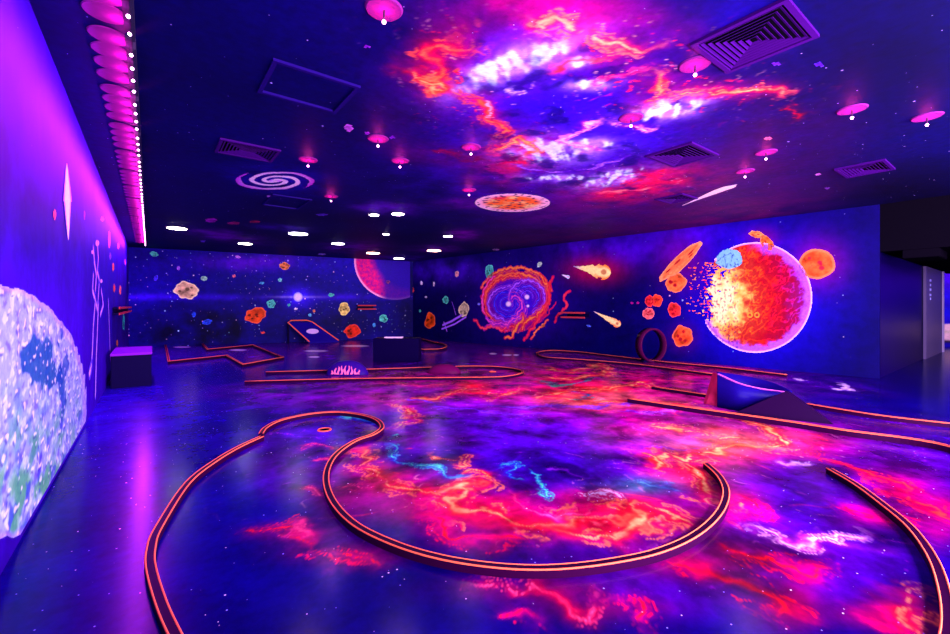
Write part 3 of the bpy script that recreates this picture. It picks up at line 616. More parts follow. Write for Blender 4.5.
# spiral nebula with two cores
def ring_pts(cx, cy, rx, ry, a0, a1, k=14, grow=0.0, rot=0):
    o = []
    for i in range(k + 1):
        t = math.radians(a0 + (a1 - a0) * i / k); g = 1 + grow * i / k
        x, y = math.cos(t) * rx * g, math.sin(t) * ry * g
        c, s = math.cos(math.radians(rot)), math.sin(math.radians(rot)); o.append((cx + x * c - y * s, cy + x * s + y * c))
    return o
def fn(a, b, px, py):
    base = np.tile(lin(30, 6, 150), (len(a), 1)); p = Paint(RIGHT, a, b, base, px, py)
    m = sstep(1.0, .55, np.hypot((px - 516) / 36, (py - 300) / 32)); p.rgb = mixc(p.rgb, lin(70, 16, 210), m)
    m = np.exp(-((np.hypot((px - 514) / 35, (py - 300) / 31) - .85) / .22) ** 2); p.rgb = mixc(p.rgb, lin(150, 0, 130), m * .85); fz = sstep(.6, .9, ridge(a * 1.6, b * 3.2, 3, 1.2)); p.rgb = mixc(p.rgb, lin(235, 60, 120), m * fz * .9)
    keep = np.hypot((px - 516) / 36, (py - 300) / 33) < .95 + .12 * noise(a * 3, b * 5)
    def S(pts, w, c, jit=.22, g=None, seed=1):
        nonlocal keep
        P = fractal([RIGHT.from_px(*q) for q in pts], jit, np.random.RandomState(seed), 3)
        D, T = segdist(a, b, P, w * 5); D = D + p.wob * w * .8
        fd = w * (1.3 - .9 * np.abs(T - .5) * 1.6) * (.8 + .7 * noise(a * 5, b * 5))
        D3 = np.abs(D - w * (2.6 + 2.5 * noise(a * 2 + seed, b * 2))); p.rgb = mixc(p.rgb, mixc(np.array([c]), lin(200, 20, 110), .4)[0], sstep(w * .5, w * .2, D3) * .9)
        if g is not None: p.rgb = mixc(p.rgb, g, np.exp(-(D / (w * 2.2)) ** 2) * .9)
        p.rgb = mixc(p.rgb, c, sstep(fd * 1.2, fd * .6, D)); keep |= D < w * 1.9
    O, Rr, Vv, Pk = lin(255, 150, 80), lin(225, 20, 60), lin(190, 110, 255), lin(240, 90, 200)
    S(ring_pts(516, 299, 37, 32, 200, 345), .035, O, g=Rr, seed=2); S(ring_pts(516, 301, 32, 28, 190, 320), .035, O, g=Rr, seed=3)
    S(ring_pts(513, 301, 31, 30, 100, 235), .035, Pk, g=Rr, seed=4); S(ring_pts(512, 302, 27, 26, 110, 300), .03, lin(255, 120, 90), g=Rr, seed=5)
    S(ring_pts(508, 304, 20, 17, 40, 330), .025, Vv, g=VIO, seed=6); S(ring_pts(508, 304, 14, 12, 0, 300), .02, lin(90, 70, 255), g=BLU, seed=7); S(ring_pts(508, 304, 8, 7, 0, 300), .016, lin(110, 80, 255), g=BLU, seed=8)
    S(ring_pts(527, 297, 18, 17, 150, 430), .025, Vv, g=VIO, seed=9); S(ring_pts(527, 297, 12, 11, 130, 420), .02, lin(120, 80, 255), g=BLU, seed=10); S(ring_pts(527, 297, 6, 6, 90, 380), .015, lin(150, 80, 255), g=BLU, seed=11)
    S([(511, 300), (512, 296), (518, 297), (522, 302), (522, 309), (517, 317), (510, 323), (498, 328), (484, 330)], .03, Pk, g=VIO, seed=12)
    S([(474, 320), (480, 327), (490, 327), (500, 330), (514, 327)], .035, lin(255, 90, 110), g=Rr, seed=13); S([(486, 318), (494, 325), (508, 325), (520, 316), (526, 308)], .028, Pk, g=VIO, seed=14)
    S([(523, 315), (522, 322), (516, 330), (513, 337), (505, 338)], .038, O, g=Rr, seed=15); S([(541, 275), (548, 285), (549, 300), (543, 310), (537, 317), (528, 320), (522, 330)], .038, O, g=Rr, seed=16)
    S([(553, 277), (549, 290), (550, 300), (545, 312), (537, 322), (530, 330), (524, 340)], .035, lin(240, 60, 90), g=Rr, seed=17); S([(548, 320), (540, 327), (534, 333), (531, 339)], .025, O, g=Rr, seed=18)
    S([(570, 291), (564, 300), (567, 306), (561, 313), (555, 322)], .028, lin(235, 70, 90), g=Rr, seed=19); S([(556, 302), (551, 309), (545, 316)], .018, lin(200, 40, 110), g=Rr, seed=20)
    for (x, y, r) in ((508.5, 304, 2.4), (527, 297, 2.2), (528, 306, 1.3)): p.rgb = mixc(p.rgb, lin(255, 225, 255), sstep(r * 1.4, r * .6, np.hypot(px - x, py - y)))
    return p.rgb, keep
motif('painted_nebula', RIGHT, wr, (470, 262, 578, 345), .016, fn, 'spiral nebula of red and violet flames with two bright cores')

def comet(surf, wall, head, tail, r, col, hcol, label, w=1.0):
    hx, hy = head; tx, ty = tail; L = math.hypot(tx - hx, ty - hy); ux, uy = (tx - hx) / L, (ty - hy) / L
    def fn(a, b, px, py):
        u = ((px - hx) * ux + (py - hy) * uy) / L; v = (-(px - hx) * uy + (py - hy) * ux)
        wd = r * (1 - u.clip(0, 1)) ** 1.15 * (1 + .35 * noise(u * 9, v * .4 + hx))
        wd = np.where(u < 0, np.sqrt((r * r - (u * L) ** 2).clip(0)), wd)
        q = np.abs(v) / np.maximum(wd, .01)
        rgb = mixc(np.tile(np.array(col), (len(a), 1)), hcol, sstep(.5, -.05, u) * sstep(.3, .95, q) * .9)
        rgb = mixc(rgb, lin(170, 40, 20), sstep(r * .45, r * .25, np.hypot(px - hx + ux * r * .1, py - hy)) * .7)
        rgb = mixc(rgb, lin(110, 80, 255), sstep(.6, 1, u) * .6)
        return rgb, (q < 1) & (u < 1) & (wd > .25)
    x0, x1 = sorted((hx - r * 1.3 * np.sign(ux), tx)); y0, y1 = sorted((hy, ty))
    motif('painted_comet', surf, wall, (x0 - 1, y0 - r * 1.4, x1 + 1, y1 + r * 1.4), .012, fn, label)
comet(RIGHT, wr, (603, 272), (572, 266), 8, lin(255, 245, 150), lin(255, 130, 30), 'white-hot fireball with a short tail')
comet(RIGHT, wr, (617, 323.5), (591, 310), 4.2, lin(255, 235, 150), lin(255, 100, 20), 'comet with a thin blue-white tail')
comet(RIGHT, wr, (568, 277), (560, 274), 2, WHT, lin(170, 240, 255), 'short pale comet')

# the broken planet
def fn(a, b, px, py):
    x, y = (px - 755.5) / 57, (py - 297.5) / 55.5; r = np.hypot(x, y)
    n = fbm(px * .12, py * .12, 4)
    ang = np.arctan2(py - 297, px - 722); dist = np.hypot(px - 719, (py - 300) * .8) + n * 16
    bite = 711 + 10 * np.exp(-((py - 270) / 7) ** 2) - 9 * sstep(314, 326, py) + 26 * fbm(px * .16, py * .16, 3)
    keep = (r < 1) & (px > bite)
    cap = (np.hypot((px - 729) / 13, (py - 259) / 10) < 1 + .3 * n) & (r < 1.04); keep |= cap
    cone = (px > 686) & (px < 722) & (py > 262 - (706 - px) * .1) & (py < 318) & (np.abs(py - 290) < 30 - (708 - px).clip(0) * .25)
    deb = cone & (noise(px * .28 + 4, py * .42) + .5 * noise(px * .6, py * .8) > .42 - .5 * sstep(690, 718, px))
    keep |= deb
    rgb = np.tile(lin(255, 235, 160), (len(a), 1))
    rgb = mixc(rgb, lin(255, 190, 90), sstep(10, 24, dist)); rgb = mixc(rgb, lin(255, 100, 35), sstep(22, 38, dist))
    rgb = mixc(rgb, lin(240, 40, 30), sstep(36, 54, dist)); rgb = mixc(rgb, lin(190, 10, 70), sstep(50, 68, dist)); rgb = mixc(rgb, lin(150, 40, 170), sstep(66, 82, dist))
    fl_ = ridge(px * .10 + .04 * py, py * .10, 4, 1.2)
    rgb = mixc(rgb, lin(120, 0, 40), sstep(.62, .40, fl_) * sstep(20, 34, dist) * .75)
    rgb = mixc(rgb, lin(255, 180, 80), sstep(.85, 1.05, fl_) * sstep(60, 30, dist) * .9)
    rimm = sstep(.80, .93, r + n * .12) * sstep(735, 760, px - (py - 297) * -.2) + sstep(.84, .96, r + n * .1) * (py > 320)
    rimm = rimm.clip(0, 1)
    rc = mixc(np.tile(lin(160, 90, 225), (len(a), 1)), lin(90, 20, 160), sstep(.7, 1.0, ridge(px * .22, py * .22, 2)))
    rgb = rgb * (1 - rimm[:, None]) + rc * rimm[:, None]
    rgb = mixc(rgb, lin(235, 190, 255), sstep(.955, .99, r) * (~deb))
    cr = np.where(cap, sstep(.5, .8, ridge(px * .16, py * .10, 3)), 0); rgb = mixc(rgb, lin(120, 185, 210), cap * 1.0 * (px < 742)); rgb = mixc(rgb, lin(20, 20, 110), cr * (px < 742))
    st = sstep(.15, .5, noise(px * .5, py * .35)) * (px < 738) * (py > 262); rgb = mixc(rgb, lin(50, 10, 90), st * .7)
    only = deb & ~((r < 1) & (px > bite)) & ~cap; rgb = np.where(only[:, None], mixc(np.tile(lin(255, 150, 60), (len(a), 1)), lin(255, 60, 60), sstep(-.2, .3, n)), rgb)
    # painted glyph of two small rings
    for cx in (750, 757): rgb = mixc(rgb, lin(200, 170, 60), (np.abs(np.hypot(px - cx, py - 315) - 2.2) < .7) * .7)
    return rgb, keep
motif('painted_planet', RIGHT, wr, (684, 238, 816, 358), .011, fn, 'huge cracked planet bursting open in orange on its left side')
asteroid(RIGHT, wr, 817, 264, 19.5, 15.5, lin(255, 105, 50), 0, dark=lin(190, 20, 60), name='painted_moon', label='round orange moon at the planet\'s edge', rag=.03, res=.01)
for (x, y, rx, ry, c, rot, lb) in [
    (681, 261, 32, 7.5, lin(255, 140, 80), -44, 'long orange flake thrown off the planet'), (676, 283, 12, 10.5, lin(255, 120, 60), -20, 'banded orange chunk below the long flake'),
    (757, 234.5, 9, 4, lin(255, 150, 80), 12, None), (767, 243, 10, 6.5, lin(255, 120, 50), 50, 'orange flake on top of the planet'), (657, 300.5, 6.5, 7, lin(250, 80, 50), 0, None), (649.5, 301, 5, 6.5, lin(235, 50, 60), 0, None),
    (648.5, 313.5, 7, 6.5, lin(240, 110, 110), 0, None), (674.5, 310, 7.2, 8.6, lin(245, 60, 60), -10, None), (682.5, 336, 11.5, 12, lin(255, 100, 50), 0, 'round orange rock lowest left of the planet'), (632, 303, 2, 1.4, lin(180, 20, 150), 0, None), (638, 303, 2, 1.4, lin(180, 20, 150), 0, None)]:
    asteroid(RIGHT, wr, x, y, rx, ry, c, rot, dark=lin(150, 10, 40), label=lb, name='painted_rock', res=.011, rag=.1)

# left wall motifs
def fn(a, b, px, py):
    x = (px + 4) / 90.0; y = (py - 402) / 117.0
    y = np.where(py < 402, y, y * .85); r = np.hypot(x, y)
    r = r + .02 * noise(a * 6, b * 6)
    n = fbm(a * 2.2, b * 3.4, 5)
    rgb = np.tile(lin(150, 170, 205), (len(a), 1)); rgb = mixc(rgb, lin(105, 105, 200), sstep(.0, .35, n) * .6)
    f = fbm(a * 7, b * 11, 4); rgb = mixc(rgb, lin(200, 225, 225), sstep(.05, .28, f) * .7); rgb = mixc(rgb, lin(90, 50, 190), sstep(-.1, -.35, f) * .6)
    low = sstep(350, 480, py + 90 * n); rgb = mixc(rgb, lin(70, 165, 100), low * sstep(-.25, .2, fbm(a * 3 + 7, b * 5, 3)) * .8)
    rgb = mixc(rgb, lin(60, 50, 190), low * sstep(.1, .3, fbm(a * 5 + 40, b * 7, 3)) * .7)
    sea = sstep(.0, .25, 1.15 - np.hypot((px - 40) / 15, (py - 362) / 20) + 2.2 * n); rgb = mixc(rgb, lin(20, 90, 150), sea * .9)
    sea2 = sstep(.0, .25, .9 - np.hypot((px - 63) / 5, (py - 372) / 26) + 2.0 * n); rgb = mixc(rgb, lin(30, 80, 160), sea2 * .8)
    v = noise(a * 13 + 3, b * 20); v2 = noise(a * 13 + 3.3, b * 20 + .35)
    rgb = mixc(rgb, lin(250, 245, 255), sstep(.4, .6, v) * .55); rgb = mixc(rgb, lin(60, 30, 140), sstep(.4, .6, v2) * sstep(.4, .2, v) * .6)
    rgb = mixc(rgb, lin(180, 140, 240), sstep(.93, .99, r) * .5)
    return rgb, (r < 1) & (b > 0.03)
xs = (LEFT.from_px(86, 340)[0], LEFT.from_px(0, 340)[0])
o = patch('painted_moon', LEFT, np.arange(xs[1] - .25, xs[0] + .1, .008), np.arange(.03, 1.7, .007), fn, M['mural'], wl, .004)
o['label'] = 'huge pale cratered moon with a teal sea'
def fn(a, b, px, py):
    w = 4.6 * (1 - np.abs((py - 202) / 40)).clip(0) ** .8 * np.where(py < 202, 1, .8); q = np.abs(px - 67 - (py - 202) * .02) / np.maximum(w, .01)
    return mixc(np.tile(WHT, (len(a), 1)), lin(170, 60, 255), sstep(.4, 1, q)), (q < 1)
motif('painted_comet', LEFT, wl, (60, 160, 74, 244), .012, fn, 'upright white streak with violet fringe')
def fn(a, b, px, py):
    keep = np.zeros(len(a), bool); rgb = np.tile(lin(225, 170, 245), (len(a), 1))
    w = fbm(a * 10, b * 10, 3) * .02
    for pts, k in (([(93, 248), (94, 262), (96, 275), (95, 290)], .035), ([(97, 243), (98, 258), (97, 272), (99, 280)], .03), ([(93, 275), (92, 290), (95, 300), (97, 310), (98, 296), (99, 280)], .03), ([(95, 300), (93, 325), (92, 350), (91, 366)], .035),
                   ([(98, 305), (97, 330), (96, 355), (95, 395)], .04), ([(101, 290), (103, 305), (100, 315)], .03), ([(108, 300), (109, 325), (110, 360)], .03), ([(91, 366), (89, 374)], .05)):
        D, T = segdist(a, b, [LEFT.from_px(*q) for q in pts], .3); keep |= (D + w) < k * 1.9; rgb = mixc(rgb, lin(110, 70, 235), ((D + w) > k * .8) & ((D + w) < k * 1.9))
    for (x, y, s_) in ((97, 243, 3), (92, 252, 2), (101, 281, 2)): keep |= np.hypot((px - x), (py - y) / 2) < s_ * .6
    return rgb, keep
motif('painted_astronaut', LEFT, wl, (86, 238, 113, 398), .012, fn, 'tall thin astronaut outlined in pale pink')
for (x, y, rx, ry, c) in ((54, 214, 1.8, 7, lin(255, 90, 100)), (109, 240, 1.2, 10, lin(255, 120, 130)), (102, 219, 1.8, 3, lin(240, 90, 160)), (118, 246, 1, 4, lin(255, 110, 130)), (113, 267, 1, 5, lin(255, 140, 90)), (120, 290, 1.2, 6, lin(255, 130, 110)),
                          (114, 288, 1.2, 5, lin(255, 110, 90)), (123.5, 322, 1.2, 9, lin(70, 210, 210)), (117, 343, 1, 4, lin(255, 130, 80)), (125, 262, .9, 4, lin(200, 120, 255)), (110, 256, 1, 4, lin(150, 90, 255)), (84, 215, 1, 6, lin(150, 60, 250))):
    asteroid(LEFT, wl, x, y, rx, ry, c, 0, pits=False, name='painted_asteroid', res=.012)

# ceiling motifs
def fn(a, b, px, py):
    c = CEILS.from_px(275, 180); e = CEILS.from_px(313, 183); f_ = CEILS.from_px(275, 170)
    x, y = (px - 275) / 40.0, (py - 180.5) / 11.0
    r = np.hypot(x, y); th = np.arctan2(y, x)
    s = .5 + .5 * np.cos(2 * th - 20 * r ** .8 + .8 * noise(a * 4, b * 4))
    thr = .35 + .25 * r
    keep = ((s > thr) | (r < .16)) & (r < 1)
    rgb = mixc(np.tile(lin(255, 225, 240), (len(a), 1)), lin(200, 60, 210), sstep(.55, 1.0, r)); rgb = mixc(rgb, lin(230, 120, 255), sstep(thr + .2, thr, s) * .7)
    return rgb, keep
motif('painted_galaxy', CEILS, ce, (233, 168, 317, 193), .014, fn, 'pink spiral galaxy')
def fn(a, b, px, py):
    r = np.hypot((px - 512.5) / 38, (py - 202.5) / 9.3)
    rgb = mixc(np.tile(lin(255, 130, 50), (len(a), 1)), lin(255, 225, 140), sstep(-.1, .3, fbm(a * 3, b * 3, 3))); rgb = mixc(rgb, lin(235, 30, 90), sstep(.05, .35, fbm(a * 2 + 9, b * 2, 3)) * .8)
    rgb = mixc(rgb, lin(255, 210, 230), sstep(.6, .9, r)); rgb = mixc(rgb, lin(60, 0, 90), sstep(.22, .42, noise(a * 12, b * 12)) * .9)
    rgb = mixc(rgb, lin(255, 220, 235), sstep(.93, .97, r)); return rgb, r < 1
motif('painted_planet', CEILS, ce, (472, 192, 553, 213), .016, fn, 'orange and cream speckled disc planet')
def fn(a, b, px, py):
    D, T = segdist(a, b, [CEILS.from_px(*q) for q in ((682, 205.5), (700, 198), (720, 190), (736, 184.5))], .5)
    w = .02 + .09 * sstep(0, .75, T) * sstep(1.02, .85, T); return mixc(np.tile(WHT, (len(a), 1)), lin(255, 190, 140), sstep(.3, 1, D / w) * .6), D < w
motif('painted_comet', CEILS, ce, (678, 180, 740, 208), .014, fn, 'long white comet')
for (x, y, rx, ry, c) in [(322, 214.5, 7, 1.3, lin(110, 60, 220)),
                          (496, 249.5, 4.5, 1, lin(200, 160, 230)),
                          (322, 254, 5, 1.2, lin(180, 150, 255)), (234, 223, 7.5, 1.6, lin(190, 40, 120)), (255, 221.5, 7, 1.4, lin(190, 40, 90)), (211, 220, 7, 2.5, lin(190, 20, 190)), (269, 196, 3.5, 1.2, lin(210, 130, 230)), (203, 241, 3.5, 1.2, lin(150, 80, 240)),
                          (337, 248, 5, 1, lin(140, 60, 230)), (776, 63, 7, 3, lin(110, 40, 210)), (819, 64, 7, 3.2, lin(90, 30, 230)), (818, 174, 4, 1.4, lin(190, 110, 200)), (768, 138, 5, 2, lin(250, 110, 150)), (367, 46, 5, 3.5, lin(140, 30, 200)), (349, 127.5, 6, 4.5, lin(190, 90, 210)), (367, 133, 4, 2.4, lin(150, 50, 210)), (392, 137, 4, 2.4, lin(130, 40, 210)), (827, 188, 4, 1.3, lin(120, 60, 170))]:
    asteroid(CEILS, ce, x, y, rx, ry, c, 0, pits=False, name='painted_asteroid', res=.02)

# ================================================================== PASSAGE AT THE RIGHT
bm = bmesh.new(); box(bm, 10.83, 18.7, 1.86, 2.2, 0, CEIL); w = bm_obj('wall_passage', bm, M['navy']); tag(w, kind='structure')
FAR = Surf(A=(19.6, 6.2), B=(23.5, -5.0))
def paint_far(a, b, px, py):
    n = fbm(a * .8, b * 2, 4); rgb = np.tile(lin(50, 6, 190), (len(a), 1)) * (1 + .5 * n)[:, None]
    rgb = mixc(rgb, lin(110, 10, 230), sstep(1.6, 2.6, b)); rgb = mixc(rgb, lin(30, 30, 200), np.exp(-((b - 1.15) / .18) ** 2) * .7)
    rgb = mixc(rgb, lin(225, 200, 200), sstep(.78, .72, b + .05 * n) * sstep(.1, .25, b)); rgb = mixc(rgb, lin(40, 20, 70), np.exp(-((b - .16 + .06 * n) / .05) ** 2))
    rgb = mixc(rgb, lin(190, 190, 160), np.exp(-((b - .5 - .1 * n) / .06) ** 2) * .6)
    return rgb, None
wf = patch('wall_far', FAR, np.linspace(0, FAR.L, 200), np.linspace(0, CEIL, 120), paint_far, M['wall_right']); tag(wf, kind='structure')
wall_back_slab(FAR, wf, 0, FAR.L)
def fn(a, b, px, py):
    w = np.where(py < 303, .06, .03); c = FAR.from_px(931.5, 310)[0]
    return np.where((py < 304)[:, None], lin(255, 200, 190), lin(200, 190, 240)) , (np.abs(a - c) < w) & (py > 298) & (py < 327)
motif('painted_lighthouse', FAR, wf, (927, 296, 936, 329), .012, fn, 'thin white lighthouse')
bm = bmesh.new(); box(bm, 10.835, 20, -.6, 1.84, 2.36, CEIL - .002); o = bm_obj('trim_1', bm, M['black']); tag(o, kind='structure')
bm = bmesh.new(); box(bm, 10.84, 11.8, 1.08, 1.546, 2.21, 2.358); o = bm_obj('air_duct', bm, M['black'], bevel=.01)
tag(o, 'black boxed duct under the dark soffit by the passage', 'duct')
# lamp-lit wall end put in as a grey slab, with pale marks
pan = empty('lit_panel_1', (16.9, 1.84, 0)); tag(pan, kind='structure')
bm = bmesh.new(); box(bm, -1.2, 1.75, -.04, .015, 0, 2.75); bm_obj('lit_wall_slab', bm, M['lit_grey'], pan, bevel=.004)
bm = bmesh.new(); box(bm, 1.62, 1.79, -.07, .02, 0, 2.8); bm_obj('wall_end_post', bm, plain('pale_post', lin(170, 160, 200), .4), pan)
for i, (z, s_) in enumerate(((2.02, .10), (1.90, .06), (1.78, .10), (1.64, .10), (1.54, .05))):
    bm = bmesh.new(); box(bm, -.55 - s_, -.55 + s_, -.05, -.038, z - .03, z + .03); bm_obj('painted_mark', bm, plain('pale_blue_mark', lin(180, 180, 255), .4), pan)

lamp('AREA', 'side_room_fill', (20.5, -1.0, CEIL - .05), 260, (.8, .5, 1.0), 1.2, (21.5, 0, 0), size_y=.6)  # added fill to brighten the far mural, no such lamp in view
# ================================================================== RAILS AND LANES
def catmull(pts, n=6):
    P = [Vector(p) for p in pts]; out = []
    for i in range(len(P) - 1):
        p0 = P[max(i - 1, 0)]; p1 = P[i]; p2 = P[i + 1]; p3 = P[min(i + 2, len(P) - 1)]
        for k in range(n):
            t = k / n
            out.append(.5 * ((2 * p1) + (-p0 + p2) * t + (2 * p0 - 5 * p1 + 4 * p2 - p3) * t * t + (-p0 + 3 * p1 - 3 * p2 + p3) * t ** 3))
    return out + [P[-1]]
def sweep(name, path, prof, mat, parent=None, closed=False, smooth=False):
    """prof: closed outline [(side, up)], swept along path with mitred corners"""
    n = len(path); V = []; k = len(prof)
    for i, p in enumerate(path):
        a = path[i - 1] if (i > 0 or closed) else None; b = path[(i + 1) % n] if (i < n - 1 or closed) else None
        d1 = (p - a).normalized() if a is not None else None; d2 = (b - p).normalized() if b is not None else None
        d1 = d1 if d1 is not None else d2; d2 = d2 if d2 is not None else d1
        n1 = Vector((-d1.y, d1.x, 0)).normalized(); n2 = Vector((-d2.y, d2.x, 0)).normalized()
        m = (n1 + n2); m = m.normalized() if m.length > 1e-4 else n1
        sc = min(1 / max(m.dot(n1), .35), 2.5)
        for s_, u in prof: V.append(p + m * (s_ * sc) + Vector((0, 0, u)))
    F = []
    for i in range(n if closed else n - 1):
        j = (i + 1) % n
        for q in range(k): F.append((i * k + q, i * k + (q + 1) % k, j * k + (q + 1) % k, j * k + q))
    if not closed: F += [tuple(range(k))[::-1], tuple((n - 1) * k + q for q in range(k))]
    return mesh_obj(name, V, F, mat, parent, smooth)
def circ_prof(s0, u0, r, k=8): return [(s0 + r * math.cos(2 * math.pi * i / k), u0 + r * math.sin(2 * math.pi * i / k)) for i in range(k)]
def rail(name, pxs, label, cat='rail', w=.046, h=.045, group=None, smooth=True, closed=False, zs=None, n=6, edge=.0045, body='rail_top'):
    zs = zs or [0] * len(pxs)
    pts = [at(x, y, h + z) - Vector((0, 0, h)) for (x, y), z in zip(pxs, zs)]
    o0 = pts[len(pts) // 2].copy(); o0.z = 0
    pts = [p - o0 for p in pts]
    path = catmull(pts, n) if smooth else pts
    if closed: path = path[:-1] if smooth else path
    root = empty(name, o0); tag(root, label, cat, group)
    hw = w / 2; b = .008
    rb_ = sweep('rail_body', path, [(-hw, 0), (hw, 0), (hw, h - b), (hw - b, h), (-hw + b, h), (-hw, h - b)], M[body], root, closed)
    for s_ in (-1, 1):
        sweep('edge_strip', path, circ_prof(s_ * (hw - .004), h - .002, edge), M['rail_edge'], rb_, closed, True)
    return root
A1 = [(178, 640), (162, 605), (151, 568), (151, 548), (159, 526), (188, 482), (216, 460), (240, 446), (262, 436)]
A2 = [(261, 433), (266, 427), (280, 420), (304, 414.5), (325, 412), (345, 412), (365, 415), (378, 420), (382, 427), (373, 434), (356, 440), (339, 451), (329, 464), (326, 481), (334, 502), (356, 524), (395, 543), (438, 556), (486, 564), (533, 567), (576, 565), (620, 559), (656, 551), (686, 539), (708, 524), (722, 507), (726, 490), (719, 475), (706, 463)]
rail('lane_rail', A1, 'orange-edged curved rail running off the bottom left of the floor')
rail('lane_rail', A2, 'long S-shaped orange-edged rail sweeping round the middle of the floor')
rail('lane_rail', [(829, 468), (855, 483), (885, 505), (911, 527), (932, 556), (944, 589), (948, 625), (940, 660)], 'curved orange-edged rail at the bottom right')
rail('lane_rail', [(628, 398), (683, 406), (782, 420), (847, 430), (909, 438), (950, 446), (1000, 462)], 'long straight rail in front of the dark ramp obstacle', w=.05, h=.06)
rail('lane_rail', [(652, 386), (708, 394.5)], 'short dark rail ending at the fin of the ramp obstacle', w=.045, h=.05, edge=.0035)
rail('lane_rail', [(806, 403), (823, 406), (880, 415), (950, 423), (1000, 428)], 'rail running right from behind the dark ramp obstacle', w=.045, h=.05, edge=.0035)
rail('lane_rail', [(787, 374.5), (720, 366.7), (660, 361), (600, 354), (578, 351.5), (555, 350.2), (542, 351), (537, 353), (545, 356.6), (570, 358.5), (600, 360.6), (640, 364.3), (714, 373.6)], 'narrow hairpin rail under the right mural with a hoop standing in it', w=.045, h=.05, edge=.0035)
rail('lane_rail', [(266, 371.6), (360, 369.2), (440, 366.6), (472, 365.8), (501, 366.6), (519, 369.3), (522, 372.5), (507, 375.8), (478, 377), (360, 378.2), (245, 381)], 'long straight rail with rounded right end holding two domes', w=.04, h=.05, edge=.0035)
rail('lane_rail', [(165.4, 344), (169, 361), (226.7, 355), (243, 364), (283, 357), (253, 344.7), (207.6, 349), (202, 343)], 'zigzag angular rail before the back wall', smooth=False, w=.045, h=.07, edge=.005)
rail('lane_rail', [(408, 337.5), (418, 337.8), (431, 341), (443, 343.4), (446.5, 346), (441, 348.4), (430, 349), (420.5, 348.3), (418.7, 342)], 'small teardrop rail right of the dark block', w=.045, h=.07, edge=.005)

def disc_thing(name, px, py, r_out, r_in, mat_ring, mat_mid, label, cat, z=.0):
    p = at(px, py); root = empty(name, p); tag(root, label, cat)
    V, F = [], []; k = 32
    for r, u in ((r_in, .001), (r_in, .009), (r_out - .004, .009), (r_out, .001)):
        for i in range(k): V.append((r * math.cos(2 * math.pi * i / k), r * math.sin(2 * math.pi * i / k), u))
    for j in range(3):
        for i in range(k): F.append((j * k + i, (j + 1) * k + i, (j + 1) * k + (i + 1) % k, j * k + (i + 1) % k))
    mesh_obj('rim', V, F, mat_ring, root, True)
    bm = bmesh.new(); cyl(bm, r_in, r_in, .003, (0, 0, .001), 32); bm_obj('cup', bm, mat_mid, root)
disc_thing('golf_hole', 324.5, 430, .075, .058, M['rail_edge'], M['black'], 'golf hole with bright ring inside the S-shaped rail', 'golf hole')
disc_thing('golf_hole', 492.6, 371.8, .075, .055, M['rail_edge'], M['rail_edge'], 'golf hole at the rounded end of the straight rail', 'golf hole')

# domes in the straight lane
def dome(px, py, wpx, hpx, label, flame):
    p = at(px, py); dep = p.x * FW[0] + p.y * FW[1]; R = wpx / FPX * dep / 2; Hh = hpx / FPX * dep
    root = empty('golf_bump', p, -TH); tag(root, label, 'golf obstacle')
    V, F = [], []; k, nr = 40, 12
    for j in range(nr + 1):
        t = j / nr * math.pi / 2; r = math.cos(t) ** .8 if j < nr else 0.001; u = math.sin(t) ** 1.3
        for i in range(k): V.append((R * r * math.cos(2 * math.pi * i / k), R * .42 * r * math.sin(2 * math.pi * i / k), Hh * u))
    for j in range(nr):
        for i in range(k): F.append((j * k + i, j * k + (i + 1) % k, (j + 1) * k + (i + 1) % k, (j + 1) * k + i))
    mesh_obj('mound', V, F, plain('mound_navy', lin(40, 8, 110), .3) if flame else plain('mound_maroon', lin(80, 4, 60), .35), root, True)
    if flame:   # tongues painted on the near side, following the curve of the mound
        rr = random.Random(3); V, F = [], []
        for i in range(9):
            x = -.62 + i * .155; hh = (1 - x * x) * .95
            prev = None
            for s_ in range(7):
                t = s_ / 6; z = .10 + (hh - .25) * t * (.8 + .2 * rr.random()); wd = .058 * (1 - t) ** .6 * (1 + .3 * math.sin(t * 9 + i))
                xx = x + .03 * math.sin(t * 6 + i * 2)
                zc = min(max(z, 0), .99); rad = math.cos(math.asin(min(1, zc ** (1 / 1.3)))) ** .8
                yy = -math.sqrt(max(0, rad * rad - xx * xx)) * .42 * R - .006
                a_, b_ = (R * (xx - wd), yy, Hh * z), (R * (xx + wd), yy, Hh * z)
                V += [a_, b_]; m = len(V)
                if prev is not None: F.append((prev, prev + 1, m - 1, m - 2))
                prev = m - 2
        mesh_obj('painted_flames', V, F, plain('flame_paint', lin(255, 110, 150), .4), root)
dome(347.5, 374.5, 42, 14, 'low navy dome painted with pink flames in the straight lane', True)
dome(444, 373, 34, 9, 'small maroon mound near the round end of the straight lane', False)

# hoop
p = at(651, 362); dep = p.x * FW[0] + p.y * FW[1]; R = 17 / FPX * dep
hoop = empty('hoop_obstacle', p, -TH + .25); tag(hoop, 'dark upright hoop standing in the hairpin lane', 'golf obstacle')
V, F = [], []; k = 48
for (r, y) in ((R, -.11), (R, .11), (R * .90, .11), (R * .90, -.11)):
    for i in range(k): V.append((r * .88 * math.cos(2 * math.pi * i / k), y, R + r * math.sin(2 * math.pi * i / k)))
for j in range(4):
    for i in range(k): F.append((j * k + i, j * k + (i + 1) % k, ((j + 1) % 4) * k + (i + 1) % k, ((j + 1) % 4) * k + i))
mesh_obj('hoop', V, F, plain('hoop_gloss', lin(60, 6, 50), .18), hoop, True)
bm = bmesh.new(); box(bm, -R * .6, R * .6, -.06, .06, 0, .05); bm_obj('base', bm, M['darknavy'], hoop, bevel=.01)

